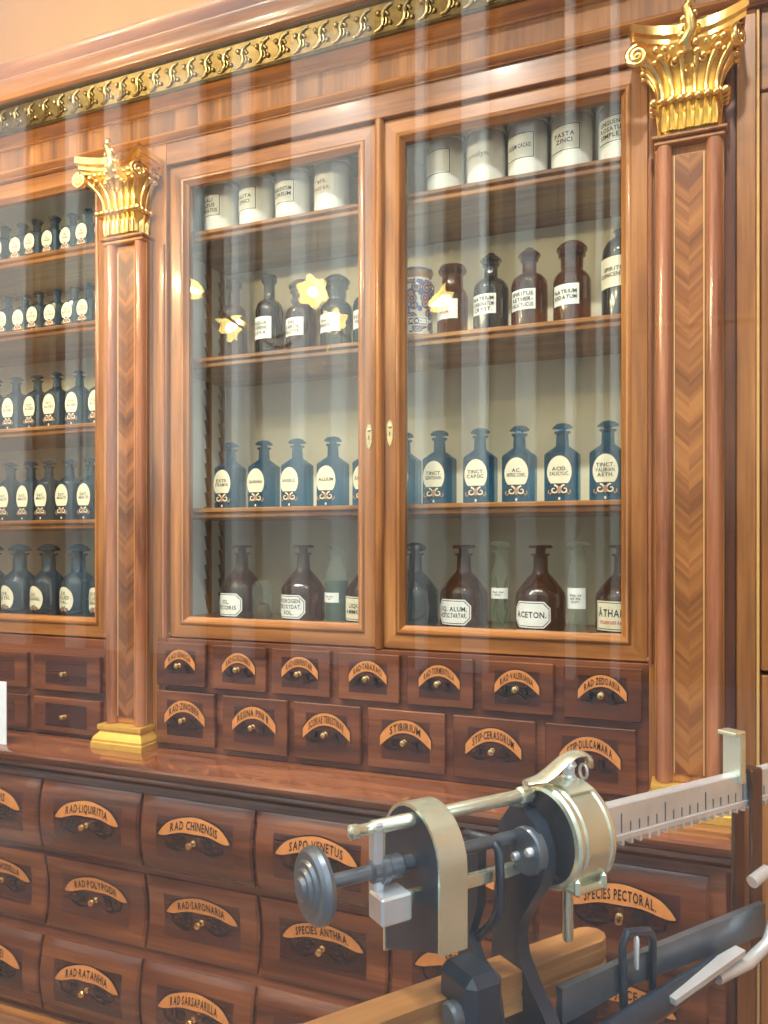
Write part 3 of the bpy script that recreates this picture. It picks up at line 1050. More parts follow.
def build_bottle(name, label, cat, at, group, parts, rz=0.0):
    o = thing(name, label, cat, at, group, rz)
    for pn, me in parts:
        q_ = bpy.data.objects.new(pn, me)
        COL.objects.link(q_)
        q_.parent = o
    return o


def lathe_mesh(name, prof, mat, n=24, sharp=40):
    return MB().lathe(prof, n).mesh(name, [mat], sharp=sharp)


def label_mesh(*a, mats=None, **k):
    return curved_label(MB(), *a, mats, **k).mesh('label', mats, merge=False)


# --- white porcelain jars on the top shelf
JB = lathe_mesh('body', [(.050, 0), (.054, .003), (.056, .012), (.056, .150), (.054, .158), (.050, .160)], PORC)
JL = lathe_mesh('lid', [(.050, .160), (.058, .161), (.059, .168), (.057, .176), (.052, .181), (.030, .188), (.014, .190), (.012, .194), (.015, .200), (.012, .205), (.002, .207)], PORC)
LW = [WHITE, INK, INK]
jars = [(-1.424, ['KALI', 'OLEUS', 'CITRATUS'], 1), (-1.290, ['PASTA', 'ZINCI'], 1), (-1.158, ['UNGUENTUM', 'CEREUM'], 1), (-1.022, ['Tart.', 'Natrat.'], 0),
        (-.658, [], 1), (-.537, ['Lanolyn.'], 0), (-.418, ['OLEUM CACAO'], 1), (-.298, ['PASTA', 'ZINCI'], 1), (-.172, ['UNGUENT.', 'ROSATUM', 'SIMPLEX'], 1)]
for x, ln, fr in jars:
    txt = ' '.join(ln)
    twin = txt == 'PASTA ZINCI'
    lb = ('white porcelain jar with black framed label reading ' + txt + (' beside the OLEUM CACAO jar' if x > -.5 else ' beside the UNGUENTUM CEREUM jar') * twin if fr and txt else
          'white porcelain jar with an empty black framed label' if not txt else 'white porcelain jar lettered ' + txt + ' without a frame')
    rot = R(-14)
    if fr:
        lm = label_mesh(.0562, rot, .092, .052, .128, .004 if not twin else .001, ln, .0115, mats=LW, textw=.74)
    else:
        lm = label_mesh(.0562, rot, .092, .052, .128, .004, ln, .014, mats=[PORC, PORC, ROSE if x < -1 else plain('grey_ink', (.3, .3, .32), .5)], border=False, textw=.8)
    build_bottle('porcelain_jar', lb, 'jar', (x, 2.145, 2.5405), 'porcelain jars on the top shelf', [('body', JB), ('lid', JL), ('label', lm)], random.uniform(-.05, .05))

# --- brown bottles on the second shelf
Z2 = 2.1355


def amber(kind):
    if kind == 'stopper':
        b = [(.046, 0), (.050, .004), (.051, .012), (.051, .128), (.048, .142), (.038, .155), (.024, .162), (.020, .168), (.0195, .196), (.025, .200), (.025, .205), (.017, .206)]
        s = [(.012, .206), (.013, .209), (.030, .212), (.031, .216), (.024, .224), (.013, .231), (.011, .235), (.003, .237)]
    elif kind == 'wide':
        b = [(.046, 0), (.050, .004), (.051, .012), (.051, .125), (.048, .138), (.040, .148), (.032, .154), (.030, .160), (.031, .192), (.037, .197), (.037, .203), (.027, .204)]
        s = [(.026, .204), (.027, .207), (.041, .211), (.042, .217), (.034, .227), (.020, .236), (.010, .239), (.002, .240)]
    elif kind == 'flat':
        b = [(.040, 0), (.044, .004), (.045, .012), (.045, .118), (.043, .130), (.036, .142), (.031, .150), (.031, .186), (.041, .196), (.042, .202), (.030, .203)]
        s = [(.030, .203), (.036, .204), (.038, .208), (.036, .213), (.002, .214)]
    elif kind == 'tall':
        b = [(.040, 0), (.044, .004), (.045, .012), (.045, .150), (.040, .168), (.026, .180), (.019, .188), (.018, .235), (.024, .244), (.026, .252), (.017, .253)]
        s = [(.017, .253), (.024, .254), (.026, .260), (.022, .267), (.002, .268)]
    elif kind == 'dome':
        b = [(.050, 0), (.054, .004), (.055, .012), (.055, .175), (.052, .196), (.042, .214), (.028, .226), (.020, .230), (.019, .244), (.024, .247), (.016, .248)]
        s = [(.012, .248), (.014, .254), (.026, .258), (.029, .270), (.022, .282), (.002, .287)]
    return b, s


LS = {}
for kname in ('stopper', 'wide', 'flat', 'tall', 'dome'):
    b_, s_ = amber(kname)
    for gl, gm in (('amber', AMBER), ('smoke', BLACKG), ('navy', NAVY)):
        LS[kname, gl] = (lathe_mesh('body', b_, gm), lathe_mesh('stopper', s_, gm if kname != 'dome' else CLEAR, sharp=25))
rows = [(-1.382, 'tall', 'amber', [], -.2, 'slim brown bottle with a flared neck beside the dark smoky bottle'),
        (-1.250, 'tall', 'smoke', ['AQUA', 'FOENI', 'LAVA'], -.2, 'dark smoky bottle with a white label reading AQUA FOENI LAVA'),
        (-1.132, 'wide', 'amber', ['SAL', 'CAROL', 'FACTIT.'], -.2, 'wide brown bottle with domed stopper and label reading SAL CAROL FACTIT.'),
        (-1.012, 'wide', 'smoke', ['NATR.', 'PHOSPH.'], -.15, 'dark bottle with domed stopper and label reading NATR. PHOSPH.'),
        (-.902, 'stopper', 'navy', ['BORAX', 'VENET'], -.1, 'dark blue-grey bottle half behind the meeting stiles of the two doors'),
        (-.640, 'flat', 'amber', ['IOD', 'PUR'], -.25, 'brown bottle with flat stopper and red print on a white label beside the painted jar'),
        (-.526, 'stopper', 'smoke', ['NATRIUM', 'CARBONATUM', 'CRYST.'], -.25, 'smoky bottle with white label reading NATRIUM CARBONATUM CRYST.'),
        (-.416, 'stopper', 'amber', ['SPIRITUS', 'AETHER-', 'SALICYLICUS'], -.25, 'brown bottle with white label reading SPIRITUS AETHER-SALICYLICUS'),
        (-.299, 'wide', 'amber', ['NATRIUM', 'IODATUM'], -.25, 'wide brown bottle with white label reading NATRIUM IODATUM'),
        (-.166, 'dome', 'smoke', ['SPIRITUS', 'CONCENTRA'], -.3, 'tall round-shouldered bottle with clear stopper, label reading SPIRITUS CONCENTRA')]
for x, kd, gl, ln, rot, lb in rows:
    bm_, sm_ = LS[kd, gl]
    r = {'stopper': .0512, 'wide': .0512, 'flat': .0452, 'tall': .0452, 'dome': .0552}[kd]
    ps = [('body', bm_), ('stopper', sm_)]
    if ln:
        ink = REDINK if kd == 'flat' else INK
        z0, z1 = (.055, .125) if kd == 'tall' else (.085, .165) if kd == 'dome' else (.052, .108)
        ps.append(('label', label_mesh(r, rot, .078 if kd != 'dome' else .11, z0, z1, 0.0005, ln, .0105, mats=[WHITE if kd != 'dome' else IVORY, INK, ink], border=False, textw=.82)))
    build_bottle('apothecary_bottle', lb, 'bottle', (x, 2.155, Z2), 'brown and smoky bottles on the second shelf', ps)
for x, kd, lb in ((-1.325, 'wide', 'unlabelled brown bottle standing at the back behind the slim bottle'), (-1.195, 'wide', 'unlabelled brown bottle at the back beside the dark smoky bottle')):
    build_bottle('apothecary_bottle', lb, 'bottle', (x, 2.285, Z2), 'brown and smoky bottles on the second shelf', [('body', LS[kd, 'amber'][0]), ('stopper', LS[kd, 'amber'][1])])

# painted jar
mj = thing('majolica_jar', 'waisted blue, orange and white painted majolica jar', 'jar', (-.752, 2.155, Z2))
q_ = put('body', lathe_mesh('body', [(.046, 0), (.054, .003), (.055, .014), (.050, .030), (.048, .07), (.049, .12), (.054, .150), (.055, .165), (.046, .180), (.043, .186), (.048, .198), (.052, .206), (.050, .212), (.044, .215), (.040, .190)], MAJ, 32), mj, (-.752, 2.155, Z2))
put('label', label_mesh(.0492, .05, .10, .042, .068, .003, ['S CO·'], .015, mats=LW, textw=.8), mj, (-.752, 2.155, Z2))

# --- square blue bottles
def square_ring(hw, ch, z, rnd, n=24):
    ring = []
    for j in range(n):
        a = 2 * PI * (j + .5) / n
        c, s = abs(math.cos(a)), abs(math.sin(a))
        rs = min(hw / max(c, s), (2 * hw - ch) / (c + s))
        r_ = rs * (1 - rnd) + hw * rnd
        ring.append((r_ * math.cos(a), r_ * math.sin(a), z))
    return ring


def blue_mesh(mat, k=1.0, kz=1.0):
    pr = [(.041, .018, 0, 0), (.043, .019, .002, 0), (.043, .019, .130, 0), (.041, .018, .134, 0), (.020, .008, .152, .7), (.0165, 0, .156, 1), (.0155, 0, .186, 1), (.021, 0, .190, 1), (.021, 0, .194, 1), (.013, 0, .195, 1)]
    b = MB().rings([square_ring(h * k, c * k, z * kz, r_) for h, c, z, r_ in pr]).mesh('body', [mat], sharp=18)
    s = MB()
    oct_ = [[(r_ * k * math.cos(PI / 4 * j), r_ * k * math.sin(PI / 4 * j), z * kz) for j in range(8)] for r_, z in ((.010, .194), (.0105, .200), (.026, .2025), (.027, .2055), (.018, .214), (.009, .217), (.002, .2175))]
    s.rings(oct_)
    return b, s.mesh('stopper', [mat], sharp=15)


def oval_label(y, w_, z0, h_, lines, cap, orn=True):
    """White oval with lettering over a scrolled rose and black bow, flat on the bottle's front."""
    m = MB()
    cz = z0 + h_ * .62
    n = 24
    def disc(rx, rz, c, o, mat, lo=-1.0):
        pts = [(rx * math.cos(2 * PI * i / n), y - o, c + max(lo, math.sin(2 * PI * i / n)) * rz) for i in range(n)]
        m.add(pts, [list(range(n))], mat)
    disc(w_ / 2 + .0012, h_ * .38 + .0012, cz, .0004, 1, -.72)
    disc(w_ / 2, h_ * .38, cz, .0008, 0, -.70)
    if lines:
        tv, tf = lines2d(lines, w_ * .78, cap, 1.35)
        m.add([(x, y - .0013, cz + h_ * .02 + z) for x, z in tv], tf, 1)
    if orn:
        f = lambda o: (lambda x, z: (x, y - o, z))
        zb = z0 + h_ * .20
        for sgn in (-1, 1):
            arc_strip(m, scroll2d(sgn * w_ * .23, zb, w_ * .23, 1.3, PI * .6, sgn), lambda t: .0105 * (1 - .4 * t), f(.0010), 1)
            arc_strip(m, scroll2d(sgn * w_ * .21, zb + .001, w_ * .19, 1.1, PI * .5, sgn), lambda t: .0048 * (1 - .5 * t), f(.0014), 0)
            arc_strip(m, [(sgn * w_ * .30, zb - h_ * .04), (sgn * w_ * .38, zb - h_ * .10), (sgn * w_ * .45, zb - h_ * .06), (sgn * w_ * .43, zb)], lambda t: .0028, f(.0012), 2)
        disc(.006, .010, zb, .0018, 2)
        disc(.003, .004, zb - h_ * .20, .0010, 0)
    return m.mesh('label', [IVORY, INK, ROSE], merge=False)


BB, BS = blue_mesh(BLUE, 1.07)
Z3 = 1.6575
blues = [(-1.392, ['EXTR.', 'STRAMON.']), (-1.266, ['GUARANA']), (-1.146, ['ANGELIC.']), (-1.022, ['ALLIUM']), (-.902, ['SCILLAE']), (-.786, ['TINCT.', 'ARNICAE']),
         (-.678, ['TINCT.', 'GENTIANA.']), (-.556, ['TINCT.', 'CAPSIC.']), (-.443, ['AC.', 'NITRIC CONC.']), (-.324, ['ACID.', 'SALICYLIC.']), (-.203, ['TINCT.', 'VALERIAN.', 'AETH.'])]
for x, ln in blues:
    lm = oval_label(-.046, .066, .008, .116, ln, .0098)
    extra = ' half behind a door stile' if x in (-.902, -.786) else ''
    build_bottle('square_bottle', 'square blue glass bottle with oval label reading ' + ' '.join(ln) + extra, 'bottle', (x, 2.15, Z3), 'square blue bottles on the third shelf', [('body', BB), ('stopper', BS), ('label', lm)], random.uniform(-.10, .02))

# --- bottom row
CB = [(.062, 0), (.067, .004), (.069, .014), (.069, .092), (.067, .104), (.058, .118), (.036, .146), (.024, .158), (.0205, .168), (.0195, .205), (.026, .209), (.026, .213), (.015, .2135)]
CSF = [(.014, .213), (.014, .226), (.018, .228), (.033, .229), (.034, .233), (.030, .237), (.002, .238)]
CSD = [(.014, .213), (.014, .218), (.028, .221), (.033, .226), (.030, .236), (.018, .243), (.002, .246)]
CONE = (lathe_mesh('body', CB, AMBER, 28), lathe_mesh('stopper', CSF, AMBER, 24, 25))
CONED = (lathe_mesh('body', CB, BLACKG, 28), lathe_mesh('stopper', CSD, BLACKG, 24, 25))
Z4 = ZI + .0005
OCT = [WHITE, INK, INK]
bottom = [(-1.352, CONE, ['OL.', 'PECORIS'], 'conical brown bottle with eight-sided white label reading OL. PECORIS', 1),
          (-1.128, CONE, ['HYDROGEN.', 'PEROXYDAT.', 'SOL.'], 'conical brown bottle with eight-sided label reading HYDROGEN. PEROXYDAT. SOL.', 1),
          (-.905, CONE, ['LIQU.', 'AMMON.'], 'conical brown bottle labelled LIQU. AMMON. half behind the door stile', 0),
          (-.755, CONED, None, 'very dark conical bottle with domed stopper and no label showing', 1),
          (-.606, CONE, ['LIQ. ALUM.', 'ACETIC.TARTAR.'], 'conical brown bottle with eight-sided label reading LIQ. ALUM. ACETIC.TARTAR.', 1),
          (-.385, CONE, ['ACETON.'], 'conical brown bottle with eight-sided white label reading ACETON.', 1),
          (-.168, CONE, 'ETH', 'conical brown bottle with square label reading ÄTHANOL over red print', 1)]
for x, (bm_, sm_), ln, lb, oc in bottom:
    ps = [('body', bm_), ('stopper', sm_)]
    if ln == 'ETH':
        mm = curved_label(MB(), .0692, -.12, .125, .012, .090, .0005, ['ÄTHANOL'], .019, None, True, 1, .84, .008)
        tv, tf = text2d('FEUERGEFÄHRLICH', .095, .0085)
        a0 = -PI / 2 - .12
        mm.add([(.071 * math.cos(a0 + x_ / .071), .071 * math.sin(a0 + x_ / .071), .034 + z_) for x_, z_ in tv], tf, 2)
        ps.append(('label', mm.mesh('label', [IVORY, INK, REDINK], merge=False)))
    elif ln:
        ps.append(('label', label_mesh(.0692, -.24, .112, .012, .084, .018 if oc else .0005, ln, .0125 if len(ln) > 1 else .016, mats=OCT if oc else [IVORY, INK, INK], textw=.78)))
    build_bottle('conical_bottle', lb, 'bottle', (x, 2.155, Z4), 'conical bottles on the cupboard floor', ps)

# clear vessels on the cupboard floor
o = thing('glass_jar', 'small clear glass jar with round glass lid between two conical brown bottles', 'jar', (-1.252, 2.115, Z4))
part('body', MB().lathe([(.030, 0), (.033, .003), (.033, .092), (.030, .098), (.028, .100)], 20, WO[o]), CLEAR, o)
part('lid', MB().lathe([(.028, .100), (.037, .101), (.037, .106), (.028, .112), (.022, .122), (.012, .128), (.002, .129)], 20, WO[o]), CLEAR, o)
part('contents', MB().lathe([(.026, .004), (.0275, .030), (.022, .050), (.006, .058)], 14, WO[o]), BRONZE, o)
TALLB = [(.034, 0), (.037, .004), (.037, .150), (.034, .162), (.026, .172), (.022, .178), (.022, .212), (.028, .216), (.028, .220), (.016, .221)]
TALLS = [(.015, .221), (.015, .230), (.031, .234), (.032, .238), (.026, .243), (.002, .244)]
o = thing('clear_bottle', 'clear glass bottle holding greenish liquid, with a narrow white label', 'bottle', (-1.012, 2.155, Z4), 'clear bottles on the cupboard floor')
part('body', MB().lathe(TALLB, 20, WO[o]), CLEAR, o)
part('stopper', MB().lathe(TALLS, 20, WO[o]), CLEAR, o)
part('liquid', MB().lathe([(.032, .005), (.0345, .010), (.0345, .128), (.002, .129)], 20, WO[o]), GREENL, o)
put('label', label_mesh(.0372, -.2, .06, .062, .092, .0005, ['Nat. bic.', 'sol.'], .005, mats=[WHITE, INK, INK], border=False), o, WO[o])
SLB = [(.024, 0), (.027, .004), (.027, .165), (.025, .172), (.020, .178), (.019, .214), (.027, .218), (.027, .222), (.016, .223)]
SLS = [(.014, .223), (.014, .232), (.029, .236), (.031, .240), (.027, .246), (.016, .250), (.002, .251)]
for x, ln, lb in ((-.492, ['Rad. rhei', 'conc.'], 'slim clear glass bottle with green sprig and white label beside the ACETON. bottle'), (-.281, ['Dos. ad', 'usu int.', 'natri.'], 'slim clear glass bottle with large white label beside the ÄTHANOL bottle')):
    o = thing('clear_bottle', lb, 'bottle', (x, 2.135, Z4), 'clear bottles on the cupboard floor')
    part('body', MB().lathe(SLB, 20, WO[o]), CLEAR, o)
    part('stopper', MB().lathe(SLS, 20, WO[o]), CLEAR, o)
    if x < -.4:
        sp_ = MB()
        for s in (-1, 1):
            sp_.tube([(x + s * .004, 2.135, Z4 + .006), (x + s * .016, 2.13, Z4 + .05), (x + s * .010, 2.13, Z4 + .11), (x + s * .016, 2.135, Z4 + .15)], [.003, .005, .004, .001], 6, 0, 1.6)
        part('sprig', sp_, plain('dried_green', (.05, .12, .04), .6), o)
        put('label', label_mesh(.0272, -.1, .058, .088, .118, .0005, ln, .005, mats=[WHITE, INK, INK], border=False), o, WO[o])
    else:
        put('label', label_mesh(.0272, -.1, .058, .066, .122, .0005, ln, .006, mats=[WHITE, INK, INK], border=False), o, WO[o])

# --- dark blue bottles in the side cupboard
NB, NS = blue_mesh(NAVY, .84, .69)
NB3, NS3 = blue_mesh(NAVY, .92, .92)
NB4, NS4 = blue_mesh(NAVY, .93, 1.0)
RB = lathe_mesh('body', [(.055, 0), (.060, .004), (.061, .014), (.061, .110), (.057, .128), (.045, .145), (.030, .158), (.024, .166), (.0235, .215), (.032, .219), (.032, .224), (.02, .225)], NAVY, 24)
RS = lathe_mesh('stopper', [(.016, .225), (.017, .230), (.040, .234), (.041, .240), (.028, .252), (.012, .258), (.002, .259)], NAVY, 20, 20)
side_rows = [
    (2.5655, (NB, NS, .84, .69), [-2.425 + .079 * i for i in range(8)], 'small square blue bottle with oval label on the topmost shelf of the blue-bottle cupboard', ['OL.', 'ANISI']),
    (2.3025, (NB, NS, .84, .69), [-2.405 + .0765 * i for i in range(8)], 'small square blue bottle with oval label on the second shelf of the blue-bottle cupboard', ['OL.', 'ROSAE']),
    (1.9565, (NB3, NS3, .92, .92), [-2.39 + .0985 * i for i in range(6)], 'square blue bottle with oval label on the third shelf of the blue-bottle cupboard', ['TCT.', 'ALOES']),
    (1.6275, (NB4, NS4, .93, 1.0), [-2.41 + .0925 * i for i in range(6)], 'square blue bottle with oval label on the fourth shelf of the blue-bottle cupboard', ['EXT.', 'MALTI'])]
for zt, (b_, s_, k_, kz), xs_, lb, ln in side_rows:
    lm = oval_label(-.043 * k_, .060 * k_, .008 * kz, .118 * kz, ln, .0095 * k_)
    for i, x in enumerate(xs_):
        if abs(x + 2.47) < .03: continue
        nth = ('', 'second ', 'third ', 'fourth ', 'fifth ', 'sixth ', 'seventh ', 'eighth ')[len(xs_) - 1 - i]
        lb1 = lb.replace(' with oval label on the', ', ' + (nth + 'from' if nth else 'next to') + ' the pilaster, on the').replace('of the blue-bottle', 'in the blue-bottle')
        build_bottle('square_bottle', lb1, 'bottle', (x, 2.12 + .004 * (i % 3), zt), 'blue bottles with oval labels, ' + lb.split(' on the ')[1].split(' of')[0], [('body', b_), ('stopper', s_), ('label', lm)], random.uniform(-.06, .06))
for x, ln in ((-2.414, ['EX.', 'HYDR.']), (-2.276, ['SYR.', 'ALTH.']), (-2.139, ['EX.', 'FRANG.']), (-2.002, ['EX.', 'FLUID', 'VAL.']), (-1.872, ['EXTR', 'FLUID', 'CHINAE'])):
    m = MB()
    rr, rot = .0612, -.15
    def mp(s, z, o):
        a = -PI / 2 + rot + s / rr
        return ((rr + o) * math.cos(a), (rr + o) * math.sin(a), z)
    n = 24
    for rx, rz, o_, mt in ((.040, .047, .0005, 1), (.0385, .0455, .0009, 0)):
        cols = [-rx + 2 * rx * i / n for i in range(n + 1)]
        hh = [rz * math.sqrt(max(0, 1 - (c_ / rx) ** 2)) for c_ in cols]
        m.add([mp(c_, .064 + h_, o_) for c_, h_ in zip(cols, hh)] + [mp(c_, .064 - min(h_, .036), o_) for c_, h_ in zip(cols, hh)], [(i, i + 1, n + 2 + i, n + 1 + i) for i in range(n)], mt)
    tv, tf = lines2d(ln, .058, .0115, 1.3)
    m.add([mp(x_, .072 + z_, .0014) for x_, z_ in tv], tf, 1)
    for sgn in (-1, 1):
        arc_strip(m, scroll2d(sgn * .012, .030, .012, 1.3, PI * .6, sgn), lambda t: .006 * (1 - .4 * t), lambda x_, z_: mp(x_, z_, .0014), 1)
        arc_strip(m, scroll2d(sgn * .010, .031, .009, 1.0, PI * .5, sgn), lambda t: .004 * (1 - .5 * t), lambda x_, z_: mp(x_, z_, .0018), 2)
    build_bottle('round_bottle', 'large round dark blue bottle with oval label reading ' + ' '.join(ln), 'bottle', (x, 2.125, 1.2855), 'large blue bottles on the side cupboard floor', [('body', RB), ('stopper', RS), ('label', m.mesh('label', [IVORY, INK, ROSE], merge=False))])

# ------------------------------------------------------------------ old beam scale in the shop window
SA = R(52.4)
SP = (-.0734, .8315)
scale = thing('beam_scale', 'old iron and brass beam scale with sliding drum weight on an oak board', 'scale', (SP[0], SP[1], 0), None, SA)
WO[scale] = (0, 0, 0)       # its parts are written in the scale's own frame: x along the beam, -y towards the viewer


def sp_(name, m, mats, par=None, at=(0, 0, 0), sharp=32):
    return part(name, m, mats, par or scale, at, sharp)


# graduated beam
m = MB().box(-.05, .34, -.007, .007, 1.236, 1.272, 0, .0015)
m.box(-.05, .34, -.0085, -.006, 1.2335, 1.2405, 0, .001)
beam = sp_('beam', m, STEEL)
nt_ = MB()
for i in range(24):
    x = .004 + i * .0135
    nt_.box(x, x + .0035, -.0086, .006, 1.229, 1.2345, 0)
sp_('notch_teeth', nt_, STEEL, beam)
tk = MB()
for i in range(24):
    x = .004 + i * .0135
    tk.box(x, x + .0012, -.0078, -.006, 1.242, 1.252 if i % 5 else 1.262)
sp_('graduation', tk, DSTEEL, beam)
sp_('stop_plate', MB().box(.196, .206, -.012, .012, 1.262, 1.322, 0, .001).box(.186, .206, -.012, .012, 1.318, 1.323, 0, .001), PBRASS)
# stirrup hung on the far part of the beam
sp_('stirrup', MB().box(.214, .236, -.014, -.009, 1.06, 1.262, 0, .002).box(.214, .236, .009, .014, 1.06, 1.262, 0, .002).box(.214, .236, -.014, .014, 1.255, 1.277, 0, .002), BRONZE)
# drum weight
dr = MB()
cz = 1.262; cy = -.0135
dr.lathe([(.043, -.110), (.047, -.109), (.049, -.106), (.049, -.103), (.0465, -.102), (.0465, -.099), (.048, -.097), (.048, -.070), (.0495, -.068), (.0495, -.064), (.048, -.062), (.020, -.061)], 44, (0, cy, cz), 0, 'x', False, True)
dr.lathe([(.043, -.110), (.041, -.092), (.010, -.092)], 44, (0, cy, cz), 1, 'x', False, True)
drum = sp_('drum_weight', dr, [PBRASS, DSTEEL], sharp=25)
sp_('drum_clip', MB().box(-.108, -.068, -.056, -.034, 1.219, 1.227, 0, .003).box(-.108, -.101, -.058, -.050, 1.219, 1.236, 0, .003).box(-.075, -.068, -.058, -.050, 1.219, 1.236, 0, .003), PBRASS, drum)
sp_('saddle', MB().rings([[(x, cy + .0485 * math.sin(a) * k, cz + .0485 * math.cos(a) * k) for x, k in ((-.096, 1), (-.096, 1.06), (-.068, 1.06), (-.068, 1))] for a in [R(-28 + 5 * i) for i in range(12)]]), PBRASS, drum)
sp_('lever_post', MB().lathe([(.007, 0), (.0075, .004), (.006, .006), (.006, .012), (.008, .015), (.006, .019)], 14, (-.076, cy, 1.311)), STEEL, drum)
lv = [(-.046, 1.320), (-.050, 1.329), (-.059, 1.334), (-.070, 1.335), (-.084, 1.331), (-.098, 1.323), (-.113, 1.317), (-.131, 1.316)]
lw_ = [.004, .007, .009, .009, .009, .010, .010, .005]
rg = []
for (x, z), h in zip(lv, lw_):
    rg.append([(x, cy - h, z), (x, cy - h * .6, z + .003), (x, cy + h * .6, z + .003), (x, cy + h, z), (x, cy + h * .6, z - .0025), (x, cy - h * .6, z - .0025)])
sp_('thumb_lever', MB().rings(rg), PBRASS, drum, sharp=60)
ring_ = [(-.060, cy - .004 + .005 * math.cos(a), 1.318 + .007 * math.sin(a)) for a in [2 * PI * i / 14 for i in range(15)]]
sp_('ring', MB().tube(ring_, .0016, 6), STEEL, drum, sharp=60)
sp_('pin', MB().lathe([(.0045, 0), (.0055, .002), (.005, .056), (.006, .062)], 14, (-.077, cy, 1.155)), PBRASS, drum)
# pivot plate and screws facing the near end
pv = sp_('pivot_plate', MB().lathe([(.003, -.135), (.021, -.135), (.0225, -.133), (.0225, -.125)], 28, (0, -.016, 1.254), 0, 'x'), DSTEEL)
for yy, zz in ((-.007, 1.247), (-.026, 1.257)):
    sp_('screw', MB().lathe([(.001, -.142), (.0035, -.141), (.0045, -.138), (.0045, -.134)], 12, (0, yy, zz), 0, 'x'), STEEL, pv)
# fork: cast plate across the beam
fk = [(.046, 1.050), (.046, 1.235), (.040, 1.268), (.024, 1.288), (.004, 1.290), (-.012, 1.280), (-.022, 1.262), (-.024, 1.238), (-.016, 1.222), (-.002, 1.200), (.012, 1.178), (.016, 1.162), (.012, 1.146), (-.004, 1.125), (-.022, 1.108), (-.040, 1.085), (-.048, 1.050)]
sp_('fork', MB().prism_x([(y - .012 if z > 1.06 else y, z) for y, z in fk], -.128, -.113), IRON, sharp=45)
sp_('foot', MB().box(-.20, -.02, -.075, .05, 1.00, 1.052, 0, .01), IRON)
# second plate nearer the counterweight with its guard loop
sp_('guard_plate', MB().prism_x([(.040, 1.00), (.040, 1.25), (.020, 1.262), (.008, 1.255), (.010, 1.20), (.022, 1.17), (.010, 1.15), (-.012, 1.14), (-.020, 1.10), (-.020, 1.00)], -.170, -.160), IRON, sharp=45)
sp_('guard_loop', MB().tube([(-.16, .040, 1.258), (-.16, .0, 1.265), (-.16, -.010, 1.258), (-.16, -.013, 1.213), (-.16, -.003, 1.190), (-.16, .020, 1.165)], .0045, 8), IRON, sharp=60)
sp_('weight_block', MB().box(-.215, -.175, -.040, .012, 1.105, 1.165, 0, .008), IRON)
sp_('weight_bolt', MB().lathe([(.010, -.225), (.012, -.222), (.012, -.212), (.004, -.212)], 12, (0, -.020, 1.130), 0, 'x'), DSTEEL)
# upper rod, spindle, counterweight disc
sp_('upper_rod', MB().lathe([(.003, -.312), (.0065, -.310), (.0065, -.304), (.005, -.302), (.005, -.290), (.0062, -.288), (.0062, -.128), (.0085, -.126), (.0085, -.116), (.006, -.112)], 16, (0, 0, 1.300), 0, 'x'), PBRASS, sharp=40)
sp_('spindle', MB().lathe([(.006, -.338), (.006, -.292), (.010, -.290), (.010, -.284), (.0125, -.282), (.0125, -.276), (.010, -.274), (.010, -.262), (.0065, -.258), (.0055, -.10)], 16, (0, 0, 1.263), 0, 'x'), DSTEEL, sharp=40)
dp = [(.0015, -.358), (.008, -.357), (.010, -.354), (.014, -.354), (.016, -.3515), (.020, -.3515), (.022, -.349), (.0275, -.349), (.0305, -.346), (.0315, -.342), (.030, -.338), (.008, -.336)]
sp_('balance_disc', MB().lathe(dp, 36, (0, 0, 1.263), 0, 'x'), DSTEEL, sharp=25)
sp_('link_arm', MB().box(-.290, -.280, -.006, .006, 1.235, 1.305, 0, .002), STEEL)
sp_('slide_block', MB().box(-.292, -.262, -.022, .002, 1.224, 1.248, 0, .002), STEEL)
sp_('scale_bar', MB().box(-.26, -.10, -.003, .004, 1.226, 1.238, 0, .001), PBRASS)
# arched counterweight: dark face, brass strap round it
arch = []
for i in range(15):
    a = PI * i / 14
    arch.append((.046 * math.cos(a), 1.268 + .046 * math.sin(a)))
inner = [(.043, 1.168)] + [(y * .94, 1.268 + (z - 1.268) * .94) for y, z in arch] + [(-.043, 1.202)]
sp_('arch_plate', MB().prism_x(inner, -.249, -.243), IRON, sharp=45)
outl = [(.046, 1.166)] + arch + [(-.046, 1.201)]
st = [[(x, y * k, 1.268 + (z - 1.268) * (k if z > 1.268 else 1)) for x, k in ((-.251, 1), (-.251, .93), (-.223, .93), (-.223, 1))] for y, z in outl]
sp_('brass_strap', MB().rings(st), PBRASS, sharp=35)
# levers running to the far end
ba = MB()
ba.rings([[(-.10, -.030, 1.088), (-.10, -.022, 1.088), (-.10, -.022, 1.122), (-.10, -.030, 1.122)], [(.0, -.030, 1.098), (.0, -.022, 1.098), (.0, -.022, 1.126), (.0, -.030, 1.126)], [(.215, -.030, 1.092), (.215, -.022, 1.092), (.215, -.022, 1.128), (.215, -.030, 1.128)]])
sp_('lever_bar', ba, DSTEEL)
sp_('lower_lever', MB().tube([(-.10, -.05, 1.065), (-.04, -.05, 1.078), (.05, -.045, 1.085), (.13, -.040, 1.092)], [.018, .017, .015, .012], 10, 0, .6), IRON, sharp=60)
sp_('cradle_arm', MB().tube([(.10, -.050, 1.085), (.15, -.052, 1.088), (.19, -.050, 1.098), (.215, -.045, 1.125), (.222, -.040, 1.160), (.200, -.040, 1.172), (.175, -.040, 1.165)], .007, 10), STEEL, sharp=60)
sp_('blade', MB().rings([[(.02, -.062, 1.086), (.02, -.040, 1.086), (.02, -.040, 1.092), (.02, -.062, 1.092)], [(.14, -.056, 1.100), (.14, -.044, 1.100), (.14, -.044, 1.106), (.14, -.056, 1.106)]]), STEEL)
cl = [(-.022, -.034, 1.080), (-.024, -.034, 1.145), (-.018, -.034, 1.156), (.014, -.034, 1.150), (.020, -.034, 1.140), (.020, -.034, 1.070)]
